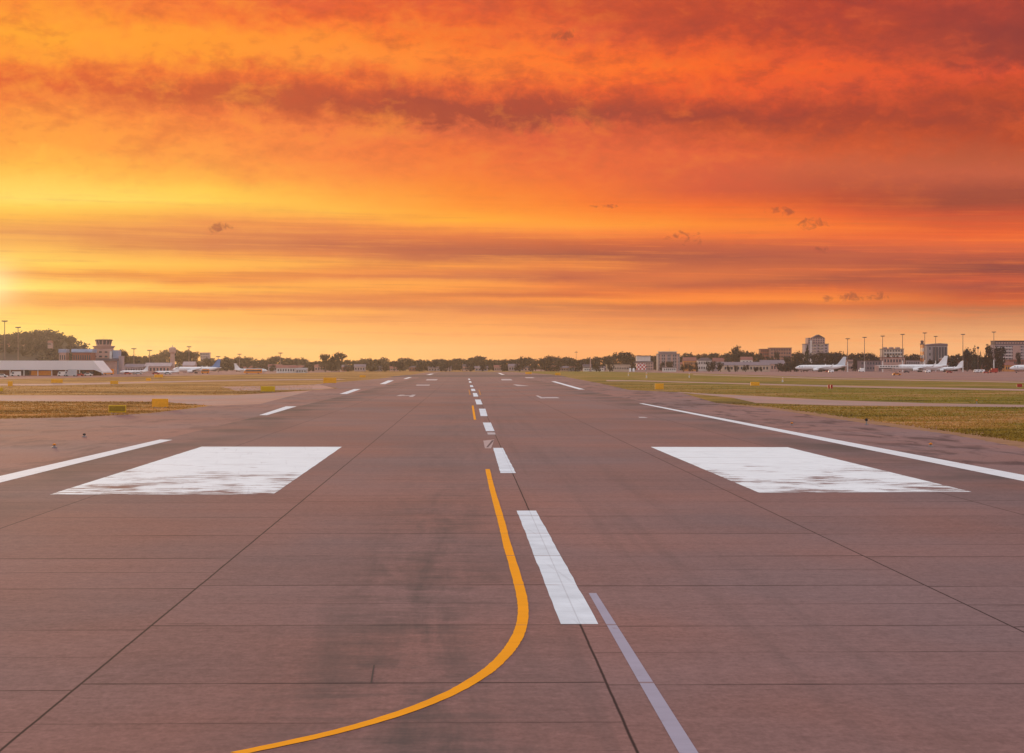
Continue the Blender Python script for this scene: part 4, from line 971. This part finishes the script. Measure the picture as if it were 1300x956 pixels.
def edgelight(px, py, lab, hh=.22, col=M_orange):
    x_, y_ = G(px, py); r = thing('edge_light', lab, 'runway light', (x_, y_, .009))
    MB().lathe([(0, .16), (.05, .16), (.07, .05), (hh*.6, .045)], 12).build('stem', M_metal, r)
    MB().lathe([(hh*.6, .08), (hh*.75, .12), (hh, .09), (hh+.03, .03)], 12).build('lens', col, r, True)
edgelight(1181.5, 567.5, 'orange edge light on the stained margin right of the near edge line')
edgelight(1005.3, 540, 'small orange edge light farther along the right margin')
edgelight(69, 568.5, 'orange edge light on the paving left of the near edge line')
edgelight(107, 555, 'dark edge light on the left paving', col=M_dark)
edgelight(1100, 539.5, 'dark stubby light at the border of the right near grass', .5, M_dark)
edgelight(1240, 512.4, 'small orange light by the pale taxiway on the right', .5)

# ------------------------------------------------------------------ grass tufts
def tufts():
    b = MB(); rnd = random.Random(11)
    regs = [([(-420, 544), (-40, 532), (100, 529.8), (190, 524.6), (268, 515.0), (200, 510), (-420, 508.5)], 17000, .13), ([(1640, 626), (1300, 561.5), (1079, 530.4), (982, 517.4), (909, 511.6), (960, 513), (1060, 515.5), (1640, 520)], 22000, .13),
            ([(-420, 501.5), (300, 501), (394, 495), (400, 488), (-420, 491)], 7000, .10), ([(864, 498), (798, 494.5), (761, 486.5), (1640, 503), (1640, 518), (1180, 511), (983, 503.5)], 9000, .10)]
    def inside(p, poly):
        c = False; n = len(poly)
        for i in range(n):
            (x1, y1), (x2, y2) = poly[i], poly[(i+1) % n]
            if (y1 > p[1]) != (y2 > p[1]) and p[0] < (x2-x1)*(p[1]-y1)/(y2-y1)+x1: c = not c
        return c
    for poly, n, hh in regs:
        xs = [p[0] for p in poly]; ys = [p[1] for p in poly]; k = 0
        while k < n:
            q = (rnd.uniform(min(xs), max(xs)), rnd.uniform(min(ys), max(ys)))
            if not inside(q, poly): continue
            k += 1; x_, y_ = G(*q)
            for _ in range(3):
                a = rnd.uniform(0, math.pi); w = rnd.uniform(.03, .09); h_ = hh*rnd.uniform(.3, 1.2); dx, dy = math.cos(a)*w, math.sin(a)*w
                ox, oy = rnd.uniform(-.15, .15), rnd.uniform(-.15, .15)
                b.poly([(x_+ox-dx, y_+oy-dy, 0), (x_+ox+dx, y_+oy+dy, 0), (x_+ox+rnd.uniform(-.08, .08), y_+oy+rnd.uniform(-.08, .08), h_)])
    me = bpy.data.meshes.new('grass_tufts'); me.from_pydata(b.v, [], b.f); me.materials.append(M_blade)
    o = bpy.data.objects.new('grass_tufts', me); C.objects.link(o); tag(o, 'rough dry grass tufts on the verges beside the paving', kind='stuff')
tufts()

# ------------------------------------------------------------------ haze
hz = MB().box(-S-20, S+20, -S-20, S+20, -1, 62)
m = bpy.data.materials.new('haze_air'); m.use_nodes = True; nt = NT(m.node_tree)
for nd in list(nt.n):
    if nd.type != 'OUTPUT_MATERIAL': nt.n.remove(nd)
outn = [nd for nd in nt.n if nd.type == 'OUTPUT_MATERIAL'][0]
pv = nt.add('ShaderNodeVolumePrincipled'); pv.inputs['Color'].default_value = (0.93, 0.90, 0.90, 1); pv.inputs['Density'].default_value = 0.000040; pv.inputs['Anisotropy'].default_value = 0.72
nt.l.new(pv.outputs[0], outn.inputs['Volume'])
tag(hz.build('haze', m), 'thin evening haze over the airfield', kind='stuff')

# ------------------------------------------------------------------ sky
w = bpy.data.worlds.new('World'); sc.world = w; w.use_nodes = True
nt = NT(w.node_tree); bg = w.node_tree.nodes['Background']; STR = 0.1
SUN_AZ = -(VX + 6) / F; SUN_EL = 100 / F      # radians, azimuth from +Y towards +X
sky = nt.add('ShaderNodeTexSky', sky_type='NISHITA'); sky.sun_disc = False; sky.sun_elevation = SUN_EL; sky.sun_rotation = SUN_AZ
gen = nt.add('ShaderNodeTexCoord').outputs['Generated']
sp = nt.add('ShaderNodeSeparateXYZ'); nt.l.new(gen, sp.inputs[0]); sx, sy, sz = sp.outputs
az = nt.m('ARCTAN2', sx, sy)
hor = nt.m('SQRT', nt.m('ADD', nt.m('MULTIPLY', sx, sx), nt.m('MULTIPLY', sy, sy)))
slope = nt.m('DIVIDE', sz, nt.m('MAXIMUM', hor, 0.001))
U = nt.m('MULTIPLY', az, 57.2958)                 # degrees of azimuth
V = nt.m('MULTIPLY', slope, 57.2958)              # degrees of elevation (small angles)
# cloud drift: warp the layers
wa = nt.noise(nt.vec(nt.m('MULTIPLY', U, 0.16), nt.m('MULTIPLY', V, 0.5), 1.3), 1, 5, 0.6)
wb = nt.noise(nt.vec(nt.m('MULTIPLY', U, 0.75), nt.m('MULTIPLY', V, 1.3), 7.7), 1, 6, 0.62, 0.5)
hi = nt.mr(V, 4.3, 7.0, 0.0, 1.0, True)
warp = nt.m('ADD', nt.m('MULTIPLY', nt.mr(wa, 0.25, 0.75, -1, 1), nt.mr(hi, 0, 1, 0.05, 0.18)), nt.m('MULTIPLY', nt.mr(wb, 0.25, 0.75, -1, 1), nt.mr(hi, 0, 1, 0.03, 0.30)))
wc = nt.noise(nt.vec(nt.m('MULTIPLY', U, 2.2), nt.m('MULTIPLY', V, 2.0), 17.7), 1, 5, 0.6, 0.4)
warp = nt.m('ADD', warp, nt.m('MULTIPLY', nt.mr(wc, 0.25, 0.75, -1, 1), nt.mr(hi, 0, 1, 0.01, 0.22)))
V2 = nt.m('ADD', V, warp)
# 0 at el 10.05 deg (top), 1 at horizon
t = nt.m('SUBTRACT', 1.0, nt.m('DIVIDE', V2, 465/F*57.2958))
cols = [
 (70, [(0,(248,130,55)),(60,(252,148,50)),(120,(255,163,48)),(170,(252,150,50)),(205,(243,125,50)),(240,(226,100,50)),(270,(240,125,55)),(330,(252,150,60)),(400,(253,160,62)),(450,(255,185,70)),(490,(255,206,88)),(530,(255,218,100)),(550,(255,206,82)),(575,(250,180,70)),(600,(235,155,75)),(620,(226,145,78)),(645,(240,165,75)),(665,(248,185,80)),(690,(255,208,85)),(710,(250,180,70)),(722,(236,146,60)),(740,(252,195,85)),(755,(255,220,100)),(770,(240,165,70)),(790,(233,148,65)),(810,(248,185,75)),(850,(255,208,95)),(900,(255,205,105))]),
 (260, [(0,(240,110,55)),(50,(250,125,50)),(100,(255,152,48)),(160,(254,150,48)),(200,(240,115,52)),(240,(200,89,51)),(270,(212,101,53)),(300,(240,120,60)),(350,(250,138,62)),(420,(252,150,65)),(470,(255,175,68)),(500,(255,200,75)),(530,(255,207,80)),(560,(252,175,75)),(585,(235,145,75)),(620,(220,132,75)),(650,(213,127,75)),(670,(240,155,70)),(695,(254,187,75)),(715,(245,160,60)),(735,(228,132,60)),(745,(250,170,65)),(760,(254,182,70)),(775,(235,145,65)),(800,(226,132,65)),(815,(252,180,75)),(845,(248,175,80)),(870,(255,190,95)),(920,(255,180,90))]),
 (435, [(0,(228,95,55)),(30,(235,100,48)),(60,(250,120,50)),(100,(255,140,48)),(150,(255,145,55)),(190,(240,110,50)),(230,(203,87,51)),(270,(182,79,53)),(300,(210,98,53)),(340,(240,120,62)),(400,(248,130,62)),(460,(250,140,62)),(510,(255,165,62)),(550,(255,187,70)),(575,(250,160,72)),(600,(228,130,72)),(640,(193,103,70)),(665,(225,130,70)),(685,(248,165,70)),(705,(240,145,65)),(722,(223,122,65)),(740,(250,165,70)),(755,(248,160,65)),(775,(225,130,65)),(795,(216,122,65)),(815,(248,165,75)),(835,(235,150,75)),(855,(250,170,85)),(920,(255,180,92))]),
 (590, [(0,(225,95,55)),(40,(230,95,50)),(80,(245,110,45)),(150,(255,130,48)),(190,(250,125,50)),(230,(220,95,52)),(265,(168,73,55)),(300,(173,76,53)),(330,(225,105,60)),(380,(240,115,55)),(440,(245,122,55)),(500,(250,135,50)),(540,(254,150,52)),(575,(255,172,55)),(590,(255,155,62)),(615,(225,120,65)),(650,(183,96,68)),(675,(195,105,68)),(695,(245,150,65)),(710,(225,125,65)),(722,(208,113,68)),(740,(245,150,65)),(760,(250,150,62)),(770,(215,115,60)),(782,(240,140,60)),(800,(210,122,70)),(820,(228,135,75)),(845,(245,155,78)),(880,(252,165,85)),(925,(254,172,92))]),
 (735, [(0,(205,83,51)),(40,(210,83,48)),(90,(225,92,55)),(140,(250,112,45)),(180,(254,118,45)),(220,(235,98,48)),(260,(190,78,51)),(300,(163,71,55)),(340,(220,92,58)),(400,(230,102,58)),(460,(238,108,55)),(520,(248,122,48)),(560,(254,140,48)),(590,(255,157,55)),(610,(250,135,60)),(635,(205,100,60)),(665,(163,83,65)),(690,(225,120,62)),(725,(188,93,65)),(745,(240,130,58)),(770,(213,103,55)),(782,(245,140,55)),(800,(205,115,65)),(830,(225,130,72)),(860,(240,150,80)),(900,(250,160,85))]),
 (885, [(0,(200,78,48)),(40,(190,73,48)),(80,(195,75,48)),(130,(230,90,45)),(180,(250,105,40)),(230,(235,90,45)),(270,(205,81,48)),(310,(163,67,51)),(350,(195,81,48)),(400,(225,95,58)),(460,(215,92,60)),(500,(215,90,58)),(540,(245,110,45)),(590,(252,137,48)),(620,(245,120,55)),(645,(200,95,62)),(675,(168,83,65)),(700,(200,100,62)),(725,(225,115,60)),(745,(188,90,60)),(765,(240,120,50)),(785,(252,135,50)),(800,(200,105,60)),(830,(215,125,72)),(870,(240,150,82)),(910,(248,160,88))]),
 (1040, [(0,(185,68,48)),(50,(180,68,51)),(100,(205,78,45)),(150,(225,85,48)),(190,(242,92,42)),(230,(230,88,48)),(280,(195,75,48)),(310,(173,69,48)),(350,(200,81,45)),(400,(212,91,51)),(440,(205,95,61)),(490,(190,85,58)),(530,(195,78,48)),(560,(230,95,48)),(600,(247,117,48)),(625,(235,105,55)),(660,(190,90,65)),(690,(183,86,62)),(710,(205,98,60)),(735,(163,78,60)),(760,(225,105,50)),(785,(250,137,50)),(800,(210,110,60)),(830,(225,140,82)),(870,(242,162,95)),(910,(245,170,100))]),
 (1230, [(0,(190,73,53)),(60,(165,65,53)),(110,(150,63,55)),(170,(165,68,53)),(210,(215,80,50)),(260,(190,75,45)),(320,(165,68,48)),(370,(185,75,45)),(430,(190,88,58)),(465,(195,93,65)),(510,(163,76,58)),(540,(160,73,55)),(570,(200,80,52)),(620,(232,97,50)),(635,(235,105,55)),(660,(210,95,62)),(690,(163,76,62)),(712,(138,66,60)),(735,(200,85,55)),(755,(163,73,60)),(775,(190,80,50)),(795,(215,100,50)),(810,(190,110,70)),(840,(215,140,90)),(880,(240,170,110)),(910,(250,180,115))])]
cur = None; lastu = None
uw = nt.m('ADD', U, nt.m('MULTIPLY', nt.mr(wa, 0.25, 0.75, -1, 1), 1.2))
for px_, st in cols:
    u = (px_ - VX) / F * 57.2958
    rc = nt.ramp(t, [(v / 956.0, lin(c)) for v, c in st])
    if cur is None: cur = rc
    else: cur = nt.mix(nt.mr(uw, lastu, u), cur, rc)
    lastu = u
# billows in the upper deck, fine streaks in the low layers
fl = nt.noise(nt.vec(nt.m('MULTIPLY', U, 0.55), nt.m('MULTIPLY', V, 1.15), 3.3), 1, 8, 0.58, 0.25)
fine = nt.noise(nt.vec(nt.m('MULTIPLY', U, 1.7), nt.m('MULTIPLY', V, 3.4), 5.1), 1, 7, 0.62, 0.3)
st1 = nt.noise(nt.vec(nt.m('MULTIPLY', U, 0.14), nt.m('MULTIPLY', nt.m('ADD', V, nt.m('MULTIPLY', U, 0.02)), 3.2), 2.1), 1, 6, 0.6)
def scale(c, s):
    nd = nt.add('ShaderNodeVectorMath', operation='SCALE'); nt.l.new(c, nd.inputs[0]); nt.put(nd.inputs['Scale'], s); return nd.outputs[0]
st2 = nt.noise(nt.vec(nt.m('MULTIPLY', U, 0.22), nt.m('MULTIPLY', nt.m('ADD', V, nt.m('MULTIPLY', U, 0.015)), 8.5), 4.1), 1, 5, 0.62, 0.15)
lowk = nt.mr(V, 3.2, 5.2, 1.0, 0.0, True)
g1 = nt.m('MULTIPLY', nt.mr(fl, 0.3, 0.7, -0.50, 0.50), nt.mr(hi, 0, 1, 0.12, 1.0))
g2 = nt.m('MULTIPLY', nt.mr(fine, 0.3, 0.7, -0.34, 0.34), nt.mr(hi, 0, 1, 0.25, 1.0))
g3 = nt.m('MULTIPLY', nt.m('ADD', nt.mr(st1, 0.3, 0.7, -0.40, 0.40), nt.mr(st2, 0.3, 0.7, -0.42, 0.42)), nt.m('MULTIPLY', lowk, nt.mr(V, 0.2, 1.8, 0.25, 1.0)))
gg = nt.m('ADD', nt.m('MULTIPLY', nt.mr(U, 2, 14), nt.m('MULTIPLY', hi, -0.12)), nt.m('ADD', g1, nt.m('ADD', g2, g3)))
lightc = nt.mix(hi, nt.mix(nt.mr(U, -8, 12), lin((255, 180, 76)), lin((252, 128, 52))), nt.mix(nt.mr(U, -8, 12), lin((255, 160, 55)), lin((226, 92, 50))))
darkc = nt.mix(hi, lin((200, 105, 62)), nt.mix(nt.mr(U, -8, 10), lin((198, 82, 48)), lin((140, 58, 54))))
cur = nt.mix(nt.m('MULTIPLY', nt.m('MAXIMUM', gg, 0.0), 0.75), cur, lightc)
cur = nt.mix(nt.m('MULTIPLY', nt.m('MAXIMUM', nt.m('MULTIPLY', gg, -1.0), 0.0), 0.75), cur, darkc)
# small dark scud
scud = None
for (px_, py_, a, b_) in [(280, 293, 22, 9), (868, 304, 26, 12), (1028, 286, 22, 10), (1048, 380, 9, 6), (1077, 378, 16, 8), (1109, 377, 14, 8), (715, 45, 22, 11), (768, 262, 22, 3), (990, 270, 22, 6), (1040, 318, 12, 6), (5, 252, 12, 4)]:
    du = nt.m('DIVIDE', nt.m('SUBTRACT', U, (px_-VX)/F*57.2958), a/F*57.2958); dv = nt.m('DIVIDE', nt.m('SUBTRACT', V, (HZ-py_)/F*57.2958), b_/F*57.2958)
    d = nt.m('ADD', nt.m('MULTIPLY', du, du), nt.m('MULTIPLY', dv, dv))
    e = nt.m('SUBTRACT', 1.0, d)
    scud = e if scud is None else nt.m('MAXIMUM', scud, e)
sn = nt.noise(nt.vec(nt.m('MULTIPLY', U, 3.2), nt.m('MULTIPLY', V, 4.5), 0), 1, 6, 0.6, 0.8)
sf = nt.mr(nt.m('ADD', nt.m('MULTIPLY', nt.m('MAXIMUM', scud, -3.0), 0.20), nt.m('SUBTRACT', sn, 0.60)), -0.04, 0.20, 0.0, 0.65, True)
cur = nt.mix(sf, cur, lin((150, 72, 55)))
# glow round the hidden sun
du = nt.m('SUBTRACT', U, SUN_AZ*57.2958); dv = nt.m('SUBTRACT', V, SUN_EL*57.2958)
d2 = nt.m('ADD', nt.m('MULTIPLY', du, du), nt.m('MULTIPLY', nt.m('MULTIPLY', dv, dv), 1.6))
gl = nt.m('POWER', 2.71828, nt.m('MULTIPLY', d2, -1.6))
gl2 = nt.m('POWER', 2.71828, nt.m('MULTIPLY', d2, -0.16))
cur = nt.mix(nt.m('MULTIPLY', gl2, 0.14), cur, lin((255, 225, 120)))
cur = nt.mix(nt.m('MULTIPLY', gl, 0.7), cur, (1.1, 0.93, 0.45))
# unseen sky overhead and behind: pale lilac grey, made up for neutral ground light
oc = nt.noise(nt.vec(nt.m('MULTIPLY', sx, 2.0), nt.m('MULTIPLY', sy, 2.0), sz), 1.5, 5)
over = nt.mix(oc, (0.66, 0.66, 0.72), (0.90, 0.88, 0.92))
back = nt.mr(nt.m('ABSOLUTE', U), 25, 85, 0.0, 1.0, True)
up = nt.mr(V, 10.5, 34, 0.0, 1.0, True)
cur = nt.mix(nt.m('MAXIMUM', up, nt.m('MULTIPLY', back, 0.85)), cur, over)
fin = nt.add('ShaderNodeVectorMath', operation='ADD'); nt.l.new(scale(cur, 1/STR), fin.inputs[0])
nt.l.new(scale(sky.outputs[0], nt.mr(up, 0, 1, 0.0, 0.3)), fin.inputs[1])
nt.l.new(fin.outputs[0], bg.inputs['Color']); bg.inputs['Strength'].default_value = STR

# ------------------------------------------------------------------ sun
sd = bpy.data.lights.new('sun', 'SUN'); so = bpy.data.objects.new('sun', sd); C.objects.link(so)
sd.energy = 1.3; sd.angle = R(3); sd.color = (1.0, 0.62, 0.30)
dirv = Vector((math.sin(SUN_AZ)*math.cos(SUN_EL), math.cos(SUN_AZ)*math.cos(SUN_EL), math.sin(SUN_EL)))
so.rotation_euler = (-dirv).to_track_quat('-Z', 'Y').to_euler()

# ------------------------------------------------------------------ render settings
sc.render.engine = 'CYCLES'
sc.view_settings.view_transform = 'Standard'; sc.view_settings.look = 'None'; sc.view_settings.exposure = 0; sc.view_settings.gamma = 1
sc.view_settings.use_curve_mapping = False
sc.cycles.use_denoising = True
try: sc.cycles.denoiser = 'OPENIMAGEDENOISE'
except Exception: pass
sc.cycles.max_bounces = 5; sc.cycles.diffuse_bounces = 2; sc.cycles.volume_bounces = 1; sc.cycles.caustics_reflective = False; sc.cycles.caustics_refractive = False
sc.cycles.use_adaptive_sampling = False
sc.render.resolution_x = 1024; sc.render.resolution_y = 753
